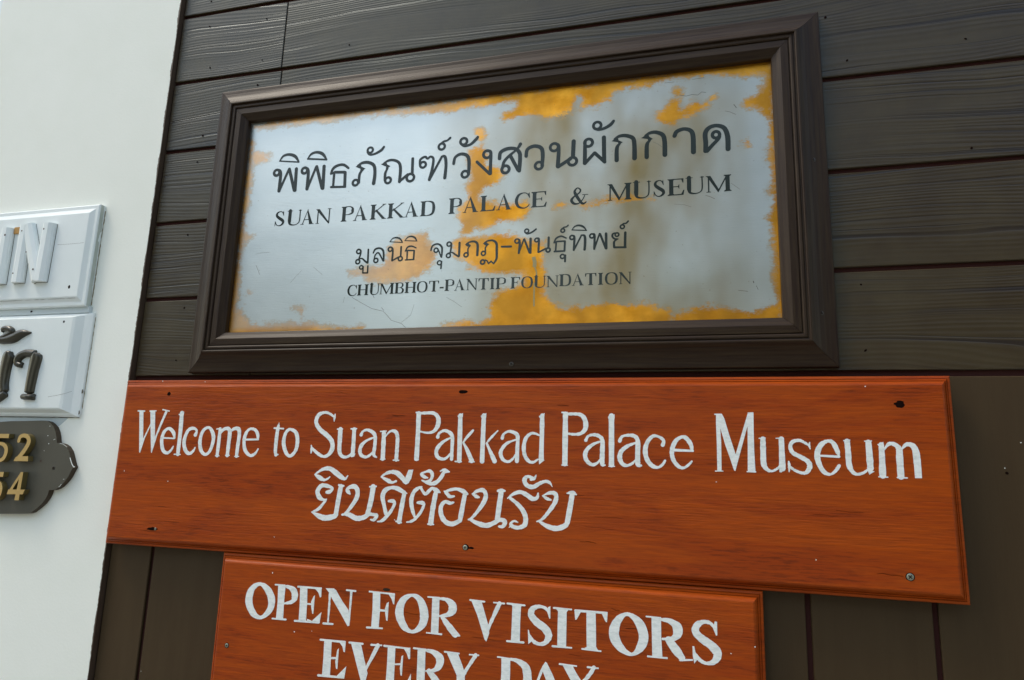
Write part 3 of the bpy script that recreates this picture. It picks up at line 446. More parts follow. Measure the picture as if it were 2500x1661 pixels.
def plank_material(name, horizontal=True, relief=1.0):
    mt, nt, b = mat(name, rough=.4, spec=.48)
    v = coords(nt)
    sep = N(nt, 'ShaderNodeSeparateXYZ'); L(nt, v, sep.inputs[0])
    # slow waves bend the growth rings along the board
    cmb = N(nt, 'ShaderNodeCombineXYZ'); L(nt, math_(nt, 'MULTIPLY', sep.outputs[0], 1.1), cmb.inputs[0]); L(nt, math_(nt, 'MULTIPLY', sep.outputs[2], 5.0), cmb.inputs[2]); L(nt, sep.outputs[1], cmb.inputs[1])
    slow = noise(nt, cmb.outputs[0], 1.0, 2, .45)
    cmb2 = N(nt, 'ShaderNodeCombineXYZ'); L(nt, math_(nt, 'MULTIPLY', sep.outputs[0], 7.0), cmb2.inputs[0]); L(nt, math_(nt, 'MULTIPLY', sep.outputs[2], 30.0), cmb2.inputs[2])
    wig = noise(nt, cmb2.outputs[0], 1.0, 3, .5)
    zz = math_(nt, 'ADD', sep.outputs[2], math_(nt, 'MULTIPLY', slow, .115)); zz = math_(nt, 'ADD', zz, math_(nt, 'MULTIPLY', wig, .006))
    c3 = N(nt, 'ShaderNodeCombineXYZ'); L(nt, math_(nt, 'MULTIPLY', zz, 105.0), c3.inputs[0]); L(nt, math_(nt, 'MULTIPLY', sep.outputs[0], .5), c3.inputs[1])
    rings = noise(nt, c3.outputs[0], 1.0, 3.0, .6)
    saw = math_(nt, 'SINE', math_(nt, 'MULTIPLY', zz, 760.0))
    prof = ramp(nt, rings, [(.36, (0,0,0)), (.44, (.85,.85,.85)), (.62, (1,1,1))])
    h = math_(nt, 'ADD', prof, math_(nt, 'MULTIPLY', saw, .22))
    # patches where the grain runs out and the board is smooth
    cm4 = N(nt, 'ShaderNodeCombineXYZ'); L(nt, math_(nt, 'MULTIPLY', sep.outputs[0], 1.3), cm4.inputs[0]); L(nt, math_(nt, 'MULTIPLY', sep.outputs[2], 13.0), cm4.inputs[2])
    patch = ramp(nt, noise(nt, cm4.outputs[0], 1.0, 2, .5), [(.36, (.12,.12,.12)), (.5, (1,1,1))])
    h = math_(nt, 'MULTIPLY', h, patch)
    fine = noise(nt, coords(nt, (40, 40, 700)), 1.0, 2, .5)
    hh = math_(nt, 'ADD', h, math_(nt, 'MULTIPLY', fine, .12))
    bump(nt, b, hh, .00048*relief, 1.0); b.inputs['Specular Tint'].default_value = (.68, .92, 1, 1)
    spots = noise(nt, coords(nt, (1,1,1)), 9.0, 5, .6)
    c = mixc(nt, ramp(nt, spots, [(.35, (0,0,0)), (.7, (1,1,1))]), (.045, .0255, .0075), (.062, .040, .0135))
    c = mixc(nt, math_(nt, 'MULTIPLY', math_(nt, 'SUBTRACT', 1.0, prof, clamp=True), math_(nt, 'MULTIPLY', patch, .8)), c, (.020, .009, .006))
    L(nt, c, b.inputs['Base Color'])
    L(nt, math_(nt, 'ADD', .33, math_(nt, 'MULTIPLY', spots, .14)), b.inputs['Roughness'])
    return mt
M_plank = plank_material('brown_embossed_plank')
mt, nt, b = mat('brown_smooth_board', rough=.5, spec=.2); v = coords(nt, (1,1,1))
sp = noise(nt, coords(nt, (14, 14, 1.2)), 3.0, 5, .6)
L(nt, mixc(nt, sp, (.048, .028, .012), (.066, .043, .020)), b.inputs['Base Color']); L(nt, math_(nt, 'ADD', .42, math_(nt, 'MULTIPLY', noise(nt, v, 6, 4), .2)), b.inputs['Roughness'])
bump(nt, b, noise(nt, coords(nt, (220, 220, 30)), 1.0, 3), .0003); M_board = mt
mt, nt, b = mat('dark_gap', (.048, .017, .015), .9, 0, .1); M_gap = mt
mt, nt, b = mat('frame_brown', rough=.4, spec=.22)
g = noise(nt, coords(nt, (9, 200, 200)), 1.0, 4, .6); g2 = noise(nt, coords(nt, (2, 60, 60)), 1.0, 3, .5)
L(nt, mixc(nt, ramp(nt, g, [(.3, (0,0,0)), (.7, (1,1,1))]), (.019, .0085, .0045), (.040, .024, .011)), b.inputs['Base Color'])
L(nt, math_(nt, 'ADD', .34, math_(nt, 'MULTIPLY', g2, .25)), b.inputs['Roughness'])
bump(nt, b, math_(nt, 'ADD', g, g2), .0004); M_frame_h = mt
mt = M_frame_h.copy(); mt.name = 'frame_brown_upright'
for n in mt.node_tree.nodes:
    if n.type == 'MAPPING':
        s = n.inputs['Scale'].default_value; n.inputs['Scale'].default_value = (s[2], s[1], s[0])
M_frame_v = mt

def teak(name):
    mt, nt, b = mat(name, rough=.42, spec=.18)
    v = coords(nt)
    fine = noise(nt, coords(nt, (12, 14, 240)), 1.0, 4, .62)
    long_ = noise(nt, coords(nt, (2.2, 3, 17)), 1.0, 6, .66, 1.1)
    pores = noise(nt, coords(nt, (26, 60, 300)), 1.0, 3, .6)
    big = noise(nt, coords(nt, (1.2, 1, 4)), 1.0, 3, .55)
    c = mixc(nt, ramp(nt, long_, [(.3, (0,0,0)), (.7, (1,1,1))]), (.33, .044, .0030), (.43, .073, .0035))
    c = mixc(nt, ramp(nt, big, [(.35, (0,0,0)), (.65, (1,1,1))]), c, (.38, .058, .0035), 'MIX')
    c = mixc(nt, .5, c, mixc(nt, ramp(nt, long_, [(.42, (0,0,0)), (.58, (1,1,1))]), (.31, .042, .003), (.43, .073, .0035)))
    dark = math_(nt, 'MULTIPLY', ramp(nt, long_, [(.30, (1,1,1)), (.52, (.25,.25,.25))]), ramp(nt, pores, [(.50, (0,0,0)), (.62, (1,1,1))]))
    c = mixc(nt, math_(nt, 'MULTIPLY', dark, .6), c, (.07, .014, .004))
    c = mixc(nt, math_(nt, 'MULTIPLY', ramp(nt, fine, [(.45, (1,1,1)), (.62, (0,0,0))]), .22), c, (.10, .020, .008))
    L(nt, c, b.inputs['Base Color'])
    band = noise(nt, coords(nt, (3, 3, 9)), 1.0, 3)
    L(nt, math_(nt, 'ADD', .30, math_(nt, 'MULTIPLY', band, .24)), b.inputs['Roughness'])
    hgt = math_(nt, 'MULTIPLY', math_(nt, 'ADD', fine, math_(nt, 'MULTIPLY', pores, -.7)), ramp(nt, noise(nt, coords(nt, (1.5, 1, 11)), 1.0, 3), [(.4, (.15,.15,.15)), (.6, (1,1,1))]))
    bump(nt, b, hgt, .0008)
    return mt
M_teak = teak('varnished_orange_teak')
mt, nt, b = mat('grain_split_dark', (.075, .016, .006), .6); M_teakdark = mt
def painted(name, c0, c1, rough=.5, bd=.0002, scale=60):
    mt, nt, b = mat(name, rough=rough); v = coords(nt)
    n1 = noise(nt, v, scale, 4, .6); n2 = noise(nt, v, 4.0, 4, .6)
    L(nt, mixc(nt, ramp(nt, n2, [(.3, (0,0,0)), (.7, (1,1,1))]), c0, c1), b.inputs['Base Color']); bump(nt, b, n1, bd); return mt
mt, nt, b = mat('white_brushed_paint', rough=.5)
L(nt, mixc(nt, ramp(nt, noise(nt, coords(nt, (60, 60, 160)), 1.0, 5, .7), [(.30, (0,0,0)), (.55, (1,1,1))]), (.66,.71,.69), (.87,.90,.88)), b.inputs['Base Color'])
bump(nt, b, noise(nt, coords(nt, (90, 90, 260)), 1.0, 3), .0004); M_letter = mt
M_wall = painted('cream_white_render', (.85,.87,.795), (.89,.905,.84), .8, .0003, 170)
M_trim = painted('brown_wall_paint', (.06,.035,.022), (.085,.055,.035), .6, .0006, 120)
M_white = painted('white_gloss_wood_paint', (.74,.80,.79), (.83,.875,.87), .38, .0003, 70)
M_oldwhite = painted('worn_white_paint', (.34,.38,.34), (.56,.60,.56), .55, .0008, 60)
M_greyw = painted('pale_grey_paint', (.48,.55,.57), (.56,.62,.63), .5, .0003, 70)
M_blob = painted('dark_olive_gloss_paint', (.035,.030,.018), (.046,.042,.028), .3, .0003, 90)
M_numboard = painted('dark_number_plate', (.060,.056,.040), (.075,.070,.052), .5, .0002, 90)
M_numedge = painted('number_plate_edge', (.03,.018,.008), (.05,.03,.012), .6, .0003, 90)
M_gold = painted('matt_gold_paint', (.46,.30,.095), (.54,.36,.12), .5, .0002, 120)
M_gold_shade = painted('shaded_gold_edge', (.11,.085,.025), (.16,.115,.035), .5, .0003, 120)  # darker copy of the gold paint, side shade put into the colour
M_raw = painted('bare_wood', (.42,.22,.05), (.5,.27,.07), .6, .0004, 90)
mt, nt, b = mat('hole_black', (.010, .004, .003), 1, 0, .05); M_hole = mt
mt, nt, b = mat('screw_steel', (.34, .34, .27), .42, .8); M_steel = mt
mt, nt, b = mat('screw_painted', (.035, .028, .02), .35); M_scrp = mt
mt, nt, b = mat('crack_shade_dark', (.10, .09, .07), .7); M_crack_shade = mt  # dark of the cracks and of the painted contact shade
M_shadow_stain = painted('brown_shadow_stain', (.20,.15,.07), (.36,.29,.16), .8, .0002, 80)  # colour of the shadow strips painted beside the boards
mt, nt, b = mat('drip_mark', (.30, .24, .12), .4, .9); M_drip = mt
# plate: nickelled brass, worn through to yellow metal where the 'wear' attribute says so
mt, nt, b = mat('worn_nickelled_brass', rough=.3, metal=1)
at = N(nt, 'ShaderNodeAttribute', attribute_name='wear'); v = coords(nt, rnd=False)
n1 = noise(nt, coords(nt, (90, 90, 150), rnd=False), 1.0, 7, .78); n2 = noise(nt, coords(nt, (16, 16, 22), rnd=False), 1.0, 4, .6)
d = math_(nt, 'ADD', at.outputs['Fac'], math_(nt, 'MULTIPLY', math_(nt, 'SUBTRACT', n1, .53), .050)); d = math_(nt, 'ADD', d, math_(nt, 'MULTIPLY', math_(nt, 'SUBTRACT', n2, .5), .030))
wear = ramp(nt, math_(nt, 'ADD', math_(nt, 'MULTIPLY', d, math_(nt, 'ADD', 20.0, math_(nt, 'MULTIPLY', noise(nt, coords(nt, (11, 11, 11), rnd=False), 1.0, 2), 90.0))), .5), [(.22, (0,0,0)), (.55, (.75,.75,.75)), (1.0, (1,1,1))])
st = noise(nt, coords(nt, (2.6, 3, 4.0), rnd=False), 1.0, 4, .55, .4); scr = noise(nt, coords(nt, (30, 30, 900), rnd=False), 1.0, 3, .6)
sat = N(nt, 'ShaderNodeAttribute', attribute_name='stain')  # tarnish together with painted tree reflections
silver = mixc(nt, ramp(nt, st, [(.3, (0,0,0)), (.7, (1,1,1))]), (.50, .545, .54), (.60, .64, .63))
wear = math_(nt, 'MULTIPLY', wear, math_(nt, 'ADD', .55, math_(nt, 'MULTIPLY', N(nt, 'ShaderNodeAttribute', attribute_name='film').outputs['Fac'], .45)))  # gold painted paler on the left, as glare would make it
stain = math_(nt, 'MULTIPLY', sat.outputs['Fac'], ramp(nt, noise(nt, coords(nt, (6, 7, 3.2), rnd=False), 1.0, 3, .5), [(.22, (0,0,0)), (.66, (1,1,1))]))  # brown blotches on the right: tarnish plus painted tree reflections
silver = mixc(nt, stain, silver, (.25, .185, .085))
gold = mixc(nt, ramp(nt, n2, [(.3, (0,0,0)), (.7, (1,1,1))]), (.56, .21, .010), (.90, .42, .045))
gold = mixc(nt, math_(nt, 'MULTIPLY', ramp(nt, noise(nt, coords(nt, (9, 9, 7), rnd=False), 1.0, 3), [(.40, (0,0,0)), (.62, (1,1,1))]), .75), gold, (.42, .19, .025))
c = mixc(nt, wear, silver, gold)
rim = ramp(nt, math_(nt, 'ADD', math_(nt, 'MULTIPLY', d, 45.0), .5), [(.05, (0,0,0)), (.34, (1,1,1)), (.62, (0,0,0))])
c = mixc(nt, math_(nt, 'MULTIPLY', rim, math_(nt, 'MULTIPLY', ramp(nt, n2, [(.35, (0,0,0)), (.6, (1,1,1))]), .55)), c, (.40, .25, .10))
specks = ramp(nt, noise(nt, coords(nt, (150, 150, 190), rnd=False), 1.0, 2, .5), [(.24, (1,1,1)), (.29, (0,0,0))])
c = mixc(nt, math_(nt, 'MULTIPLY', specks, .45), c, (.16, .09, .04))
L(nt, c, b.inputs['Base Color'])
r_ = math_(nt, 'ADD', .30, math_(nt, 'MULTIPLY', st, .12)); r_ = math_(nt, 'ADD', r_, math_(nt, 'MULTIPLY', scr, .06)); L(nt, r_, b.inputs['Roughness'])
bump(nt, b, math_(nt, 'ADD', scr, math_(nt, 'MULTIPLY', n2, 1.5)), .00035, .6); M_plate = mt
mt, nt, b = mat('engraved_enamel', (.014, .021, .016), .22, 0, .45); M_engr = mt
mt, nt, b = mat('engraved_edge', (.020, .012, .008), .6); M_engr_edge = mt

# ------------------------------------------------------------------ setting: paving behind the camera, white pillar, plank wall
gv = []; gf = []
for (a, bb) in ((-400, -400), (400, -400), (400, .6), (-400, .6)): gv.append((a, bb, -1.62))
mt, nt, b = mat('paving_concrete', (.28, .27, .24), .85); bump(nt, b, noise(nt, coords(nt, rnd=False), 30, 4), .003)
L(nt, mixc(nt, noise(nt, coords(nt, rnd=False), 1.5, 5), (.22, .21, .18), (.32, .31, .27)), b.inputs['Base Color'])
o = link('ground', mesh('ground', gv, [(0, 1, 2, 3)]), mt); o['kind'] = 'structure'

wall = empty('white_pillar', (-1.72, 0, -1.62), 'cream white rendered wall pier left of the brown planks, carrying the house name boards', 'wall')
wall_m = wall.matrix_world.copy(); 
def under(root, o):
    o.parent = root; o.matrix_parent_inverse = Matrix.Translation(root.location).inverted(); return o
PX0, PX1, PH = -2.0624, -1.3815, .012
v, f = box(PX0, PX1, -1.62, 3.2, -.35, PH, .0015)
under(wall, link('rendered_face', mesh('rendered_face', v, f), M_wall))
# brown paint on the return, its edge brushed unevenly over the arris
zs = np.arange(-1.62, 1.6, .004); ed = np.cumsum(rng.normal(0, .00035, len(zs))); ed = ed-np.convolve(ed, np.ones(41)/41, 'same'); ed = np.clip(.0016+ed*1.6+rng.normal(0, .00025, len(zs)), .0003, .005)
v = []; f = []
for z, e in zip(zs, ed): v += [(PX1-e, -PH-.0004, z), (PX1+.0012, -PH-.0004, z), (PX1+.0012, .03, z)]
for i in range(len(zs)-1): f += [(3*i, 3*i+1, 3*i+4, 3*i+3), (3*i+1, 3*i+2, 3*i+5, 3*i+4)]
under(wall, link('painted_return', mesh('painted_return', v, f), M_trim))

sw = empty('sky_stand_in', (-4, .9, -1.62), 'added white wall standing in for the bright sky past the left edge of the rendered pier', 'wall')  # added pale wall takes the place of bright sky past the pier
v, f = loft([[(-9, .9, -1.62), (-1.9, .9, -1.62), (-1.9, 1.1, -1.62), (-9, 1.1, -1.62)], [(-9, .9, 4.2), (-1.9, .9, 4.2), (-1.9, 1.1, 4.2), (-9, 1.1, 4.2)]])
under(sw, link('wall', mesh('wall', v, f), M_white))  # added wall in place of bright sky

pw = empty('plank_wall', (-.4, 0, -1.62), 'dark brown plank wall behind the framed metal plate and the orange signs', 'wall')
v, f = box(-1.379, 3.0, -1.62, 3.2, -.05, -.0075)
under(pw, link('backing', mesh('backing', v, f), M_gap))
rows = [1.6315+.2035*0, 1.428, 1.2245, 1.0195, .8155, .6110, .4045, .2005]      # gap centres
joint = -1.0405
planks = {}
bank = {}
def plank(x0, x1, z0, z1, name, mt, hgt=0.0, ch=.0015):
    key = (round(x1-x0, 3), round(z1-z0, 4), name)
    cx, cz = (x0+x1)/2, (z0+z1)/2
    if key not in bank:
        v, f = box(x0-cx, x1-cx, z0-cz, z1-cz, -.0070, hgt, ch); bank[key] = mesh(name, v, f)
    o = link(name, bank[key], mt); o.location = (cx, 0, cz)
    under(pw, o); return o
G = .0050
allp = []
for i in range(len(rows)-1):
    z1, z0 = rows[i]-G, rows[i+1]+G
    jx = joint + (0, .0, 0, .0025, 0, -.001, .001)[i]
    for a, c_ in ((-1.3765, jx-.0011), (jx+.0011, 2.2)):
        o = plank(a, c_, z0, z1, 'plank', M_plank); allp.append((a, c_, z0, z1, o))
bx = [-1.3765]+[-1.2565+.2062*k for k in range(0, 15)]
for i in range(len(bx)-1):
    o = plank(bx[i]+(.0048 if i else 0), bx[i+1]-.0048, -1.615, .1935, 'board', M_board); allp.append((bx[i], bx[i+1], -1.615, .195, o))
# nail and screw heads
def screw_mesh(name, r, h, mats, cross=True, n=14):
    rings = [[(r*k*math.cos(i*math.tau/n), -hh, r*k*math.sin(i*math.tau/n)) for i in range(n)] for k, hh in ((1, 0), (1, h*.5), (.8, h*.9), (.4, h))]
    v, f = loft(rings, True, False)
    nb = len(f)
    if cross:
        for dx, dz in ((.62, .13), (.13, .62)):
            b0 = len(v); v += [(-r*dx, -h*1.06, -r*dz), (r*dx, -h*1.06, -r*dz), (r*dx, -h*1.06, r*dz), (-r*dx, -h*1.06, r*dz)]; f.append((b0, b0+1, b0+2, b0+3))
            if dx < .5:
                for q in range(4): v[b0+q] = (v[b0+q][0], -h*1.09, v[b0+q][2])
    me = mesh(name, v, f, False)
    for mm in mats: me.materials.append(mm)
    for k, p in enumerate(me.polygons): p.material_index = 0 if k < nb else min(1, len(mats)-1)
    return me
def place(name, me, x, z, h, root, rot=0):
    o = bpy.data.objects.new(name, me); sc.collection.objects.link(o); o.location = (x, -h, z); o.rotation_euler = (0, rot, 0)
    if root.type == 'EMPTY': under(root, o)
    else:
        o.parent = root; base = root.location+(root.parent.location if False else Vector((0, 0, 0)))
        o.matrix_parent_inverse = Matrix.Translation(-Vector(root.location))
    return o
nail_me = screw_mesh('nail', .0032, .0007, [M_hole], False, 9)
for x, z in [(-1.29,1.2623),(-1.2847,1.1833),(-1.1026,1.1781),(-1.1024,1.0544),(-1.266,1.054),(-1.1078,.9818),(-1.2621,.8527),(-1.2686,.7781),(-.8449,1.0611),(-1.2573,.2444),(.5206,.6369),(.3107,.3736),(.3134,.8531),(-1.2523,.3793),(.3107,.2439),(.2775,.9586),(.5226,.0215),(-1.27,.575),(.53,.87)]:
    for a, c_, z0, z1, o in allp:
        if a < x < c_ and z0 < z < z1:
            n_ = place('nail', nail_me, x, z, .0003, o, random.random()*3); n_.scale = (random.uniform(.6, 1.15), 1, random.uniform(.5, .9)); break

# ------------------------------------------------------------------ framed metal plate
fs = empty('framed_metal_plate', (-.4718, 0, .2105), 'worn silver and yellow metal plate with engraved lettering in a dark brown moulded frame', 'sign')
FX0, FX1, FZ0, FZ1 = -1.2055, .2620, .2105, .9650
prof = [(0, 0), (0, .0125), (.0012, .0142), (.004, .0150), (.012, .0158), (.022, .0180), (.032, .0218), (.040, .0266), (.0455, .0318), (.0475, .0335), (.0500, .0338), (.0516, .0325), (.0522, .0285), (.0545, .0280),
        (.0552, .0296), (.0575, .0308), (.0605, .0306), (.0625, .0290), (.0630, .0262), (.0640, .0258), (.0655, .0282), (.0800, .0292), (.0815, .0284), (.0890, .0235), (.0960, .0200), (.0975, .0185), (.0975, .0010)]
cor = lambda i: [(FX0+i, FZ0+i), (FX1-i, FZ0+i), (FX1-i, FZ1-i), (FX0+i, FZ1-i)]
for k in range(4):
    v = []; f = []
    a, c_ = k, (k+1) % 4
    horiz = k in (0, 2); nseg = 24
    n = len(prof)
    for s in range(nseg+1):
        for i, h in prof:
            p, q_ = cor(i)[a], cor(i)[c_]; t = s/nseg
            g = .00035 if s in (0, nseg) else 0
            dl = math.hypot(q_[0]-p[0], q_[1]-p[1]); tt = min(max(t, g/dl), 1-g/dl)
            jit = 0 if i in (0, .0975) else random.uniform(-.00012, .00012)
            v.append((p[0]+(q_[0]-p[0])*tt, -h-jit, p[1]+(q_[1]-p[1])*tt))
    for s in range(nseg):
        for i in range(n-1):
            A, B = s*n+i, (s+1)*n+i; f.append((A, B, B+1, A+1))
    f.append(tuple(range(n-1, -1, -1))); f.append(tuple(nseg*n+i for i in range(n)))
    me = mesh('frame_member', v, f); under(fs, link('frame_member', me, M_frame_h if horiz else M_frame_v))
# plate as a fine grid that carries the outline of the worn areas
def parse_poly(s): return np.array([[float(c) for c in q.split(',')] for q in s.split()])*1e-4
GX, GZ = np.meshgrid(np.linspace(FX0+.096, FX1-.096, 330), np.linspace(FZ0+.096, FZ1-.096, 160))
sd_ = np.full(GX.shape, -1.0)
for s in BRASS_WEAR:
    p = parse_poly(s); q_ = np.roll(p, -1, 0); inside = np.zeros(GX.shape, bool); dm = np.full(GX.shape, 9.0)
    for (ax, az), (bx_, bz) in zip(p, q_):
        if az != bz:
            cnd = ((az > GZ) != (bz > GZ)) & (GX < (bx_-ax)*(GZ-az)/(bz-az)+ax); inside ^= cnd
        ll = (bx_-ax)**2+(bz-az)**2+1e-12; t = np.clip(((GX-ax)*(bx_-ax)+(GZ-az)*(bz-az))/ll, 0, 1)
        dm = np.minimum(dm, np.hypot(GX-ax-t*(bx_-ax), GZ-az-t*(bz-az)))
    sd_ = np.maximum(sd_, np.where(inside, dm, -dm))
sd_ = np.clip(sd_, -.03, .03)
edge_d = np.minimum.reduce([GX-FX0-.0975, FX1-.0975-GX, GZ-FZ0-.0975, FZ1-.0975-GZ])
tarnish_refl = np.clip((GX+.62)/.30, 0, 1)*(1-np.clip((GX-.02)/.10, 0, 1)*.6)
nx, nz = GX.shape[1], GX.shape[0]
v = np.stack([GX.ravel(), np.full(GX.size, -.006), GZ.ravel()], 1)
f = [(j*nx+i, j*nx+i+1, (j+1)*nx+i+1, (j+1)*nx+i) for j in range(nz-1) for i in range(nx-1)]
me = mesh('plate', v.tolist(), f)
film = np.maximum(np.clip((GX+.78)/.35, 0, 1), 1-np.clip(edge_d/.016, 0, 1))  # painted glare pales the gold at left, full gold along the edges
for nm, arr in (('wear', sd_), ('stain', tarnish_refl), ('film', film)):  # stain: tarnish plus painted tree reflections; film: painted glare
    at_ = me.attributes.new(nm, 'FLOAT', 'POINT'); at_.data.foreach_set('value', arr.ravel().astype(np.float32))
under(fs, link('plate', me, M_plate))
def put_letter(root, me, mats):
    o = link('letter', me, mats)
    for p in me.polygons: p.material_index = 0 if abs(p.normal.y) > .7 or len(mats) < 2 else 1
    return under(root, o)
for s in PLATE_THAI_TOP+PLATE_THAI_LOW: put_letter(fs, shape_mesh('letter', parse(s), .0061, .0063), [M_engr, M_engr_edge])
for ch, a, c_, base, H in SERIF_TEXT: put_letter(fs, shape_mesh('letter', serif_polys(ch, a, c_, base, H), .0061, .0063), [M_engr, M_engr_edge])
scr_frame = screw_mesh('screw', .0052, .0016, [M_scrp, M_hole])
for i, (x, z) in enumerate([(-.8313,.9186),(-.122,.9198),(-1.1663,.6447),(-1.1636,.2945),(.2341,.6309),(.233,.3145),(-.3818,.2228)]):
    place('screw', scr_frame, x, z, (.0205, .0205, .0225, .0225, .0185, .0190, .0158)[i], fs, random.random())
# scratches in the plate
def scratch(root, pts, w, h, mt, name='scratch'):
    me = shape_mesh(name, quads([(x*1e4, z*1e4, w*1e4) for x, z in pts], False, 0, False), h, h+.0001); return under(root, link(name, me, mt))

for pts, w in SCRATCHES: scratch(fs, [(a*1e-4, c_*1e-4) for a, c_ in pts], w, .0060, M_crack_shade if w < .002 else M_drip)
# ------------------------------------------------------------------ the two varnished signs
OG = [(0, .0135), (0, .0265), (.0014, .0288), (.0050, .0298), (.0058, .0282), (.0066, .0305), (.0092, .0338), (.0100, .0322), (.0108, .0345), (.0135, .0388), (.0158, .0414), (.0185, .0425)]
def wood_sign(name, x0, x1, z0, z1, label, prof=OG):
    r = empty(name, ((x0+x1)/2, 0, z0), label, 'sign')
    v, f = moulded(x0, x1, z0, z1, prof); me = mesh('board', v, f); under(r, link('board', me, M_teak)); return r
s1 = wood_sign('wooden_sign', -1.3690, .4390, -.2005, .1905, 'long orange varnished wooden sign with white welcome lettering in English and Thai')
s2 = wood_sign('wooden_sign', -1.0380, .1080, -.92, -.2020, 'shorter orange wooden sign reading OPEN FOR VISITORS, hung under the long one')
for s in WELCOME+WELCOME_THAI: put_letter(s1, shape_mesh('letter', parse(s, 4.0), .0424, .0430), [M_letter])
for s in OPEN_LINES: put_letter(s2, shape_mesh('letter', parse(s, 4.5), .0424, .0430), [M_letter])
rg = random.Random(11)
for root, x0, x1, z0, z1, cnt in ((s1, -1.32, .38, -.17, .16, 26), (s2, -.98, .05, -.36, -.24, 9)):
    for _ in range(cnt):
        x = rg.uniform(x0, x1); z = rg.uniform(z0, z1); ln = rg.uniform(.012, .06)
        if root is s1 and -.03 < z < .13 and rg.random() < .8: z = rg.uniform(-.17, -.04)
        if root is s1 and z < .03 and -.98 < x < -.42: x = rg.uniform(-.35, .38) if rg.random() < .6 else rg.uniform(-1.32, -1.02)
        p = [(x+ln*k/4, z+rg.uniform(-.0012, .0012)-.002*k/4) for k in range(5)]
        scratch(root, p, rg.uniform(.0005, .0011), .0424, M_teakdark, 'grain_split')
brass_scr = screw_mesh('screw', .0058, .0012, [M_steel, M_hole])
def blob(root, x, z, rx, rz, h, mt=M_hole, name='screw_hole', jag=.12):
    n = 16; pts = [(1e4*(x+rx*(1+random.uniform(-jag, jag))*math.cos(i*math.tau/n)), 1e4*(z+rz*(1+random.uniform(-jag, jag))*math.sin(i*math.tau/n))) for i in range(n)]
    return under(root, link(name, shape_mesh(name, [pts], h-.0002, h+.00015), mt))
blob(s1, -1.2275, .1552, .0050, .0048, .0425); blob(s1, .3508, .1375, .0085, .0062, .0425, jag=.2)
blob(s1, -.4788, .1601, .0100, .0040, .0425); blob(s1, -1.2265, -.1596, .0140, .0042, .0425, jag=.25)
place('screw', brass_scr, -1.2185, -.1590, .0422, s1, .4).scale = (.55, .6, .55)
blob(s1, -.4590, -.1566, .0072, .0062, .0424, jag=.1); blob(s1, -.4480, -.1572, .0085, .0022, .0424, jag=.3); place('screw', brass_scr, -.4596, -.1568, .0427, s1, .2).scale = (.85, 1, .85)
blob(s1, .3466, -.1590, .0074, .0070, .0424, jag=.06); place('screw', brass_scr, .3466, -.1590, .0427, s1, .7)
blob(s2, -.9946, -.3918, .0056, .0056, .0424, jag=.06); place('screw', brass_scr, -.9946, -.3918, .0427, s2, .5).scale = (.72, 1, .72)
blob(s2, -.6269, -.2503, .0082, .0032, .0424, M_frame_h, 'wood_plug', .05)

# ------------------------------------------------------------------ boards on the white pier
nb = empty('name_board', (-1.78, 0, .387), 'white painted wooden name board with raised white letters IN, upper one on the white wall', 'sign')
pr = [(0, .012), (0, .0265), (.0008, .0285), (.0035, .0300), (.0120, .0300), (.0150, .0312), (.0200, .0335), (.0245, .0358), (.0262, .0362)]
v, f = moulded(-2.03, -1.5375, .3872, .6690, pr)
# chipped right-hand back edge
under(nb, link('board', mesh('board', v, f), M_white))
v = []; f = []
zz = np.linspace(.3885, .6675, 60); ch_ = np.abs(np.cumsum(rng.normal(0, .0007, 60))); ch_ = np.clip(ch_-ch_.min(), 0, .004); ch_[38:44] += .004
for z, c_ in zip(zz, ch_): v += [(-1.5371, -.0262, z), (-1.5371, -.0125-c_, z)]
for i in range(59): f.append((2*i, 2*i+1, 2*i+3, 2*i+2))
under(nb, link('worn_edge', mesh('worn_edge', v, f), M_oldwhite))
def bar_letter(root, bars, mt):
    V = []; F = []; foot = []
    for (x0, z0), (x1, z1), w, h1 in bars:
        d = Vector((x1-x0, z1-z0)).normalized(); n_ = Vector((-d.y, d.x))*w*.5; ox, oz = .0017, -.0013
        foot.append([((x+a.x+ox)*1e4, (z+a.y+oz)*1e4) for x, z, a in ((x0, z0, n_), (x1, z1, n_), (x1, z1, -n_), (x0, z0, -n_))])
    under(root, link('shadow_joint', shape_mesh('shadow_joint', foot, .0360, .0364), M_crack_shade))  # dark joint line widened right and down as the letters' painted contact shadow
    for (x0, z0), (x1, z1), w, h1 in bars:
        d = Vector((x1-x0, z1-z0)).normalized(); n_ = Vector((-d.y, d.x)); b0 = len(V)
        pf = [(-.5, .036), (-.5, .0425), (-.42, .0470), (-.18, h1+.002), (.18, h1+.002), (.42, .0470), (.5, .0425), (.5, .036)]
        for (x, z), k in (((x0, z0), 0), ((x1, z1), 1)):
            for a, h in pf: V.append((x+n_.x*w*a, -h, z+n_.y*w*a))
        m_ = len(pf)
        for i in range(m_-1): F.append((b0+i, b0+i+1, b0+m_+i+1, b0+m_+i))
        F.append(tuple(b0+i for i in range(m_))); F.append(tuple(b0+m_+i for i in reversed(range(m_))))
    me = mesh('letter', V, F); bmx = bmesh.new(); bmx.from_mesh(me); bmesh.ops.recalc_face_normals(bmx, faces=bmx.faces); bmx.to_mesh(me); bmx.free()
    return under(root, link('letter', me, mt))
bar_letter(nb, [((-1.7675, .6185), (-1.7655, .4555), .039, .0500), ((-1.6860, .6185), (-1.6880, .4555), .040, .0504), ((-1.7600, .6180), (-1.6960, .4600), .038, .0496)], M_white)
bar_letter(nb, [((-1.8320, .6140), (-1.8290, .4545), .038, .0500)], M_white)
v, f = box(-1.812, -1.783, .5985, .6170, .036, .0400); under(nb, link('bare_chip', mesh('bare_chip', v, f), M_raw))
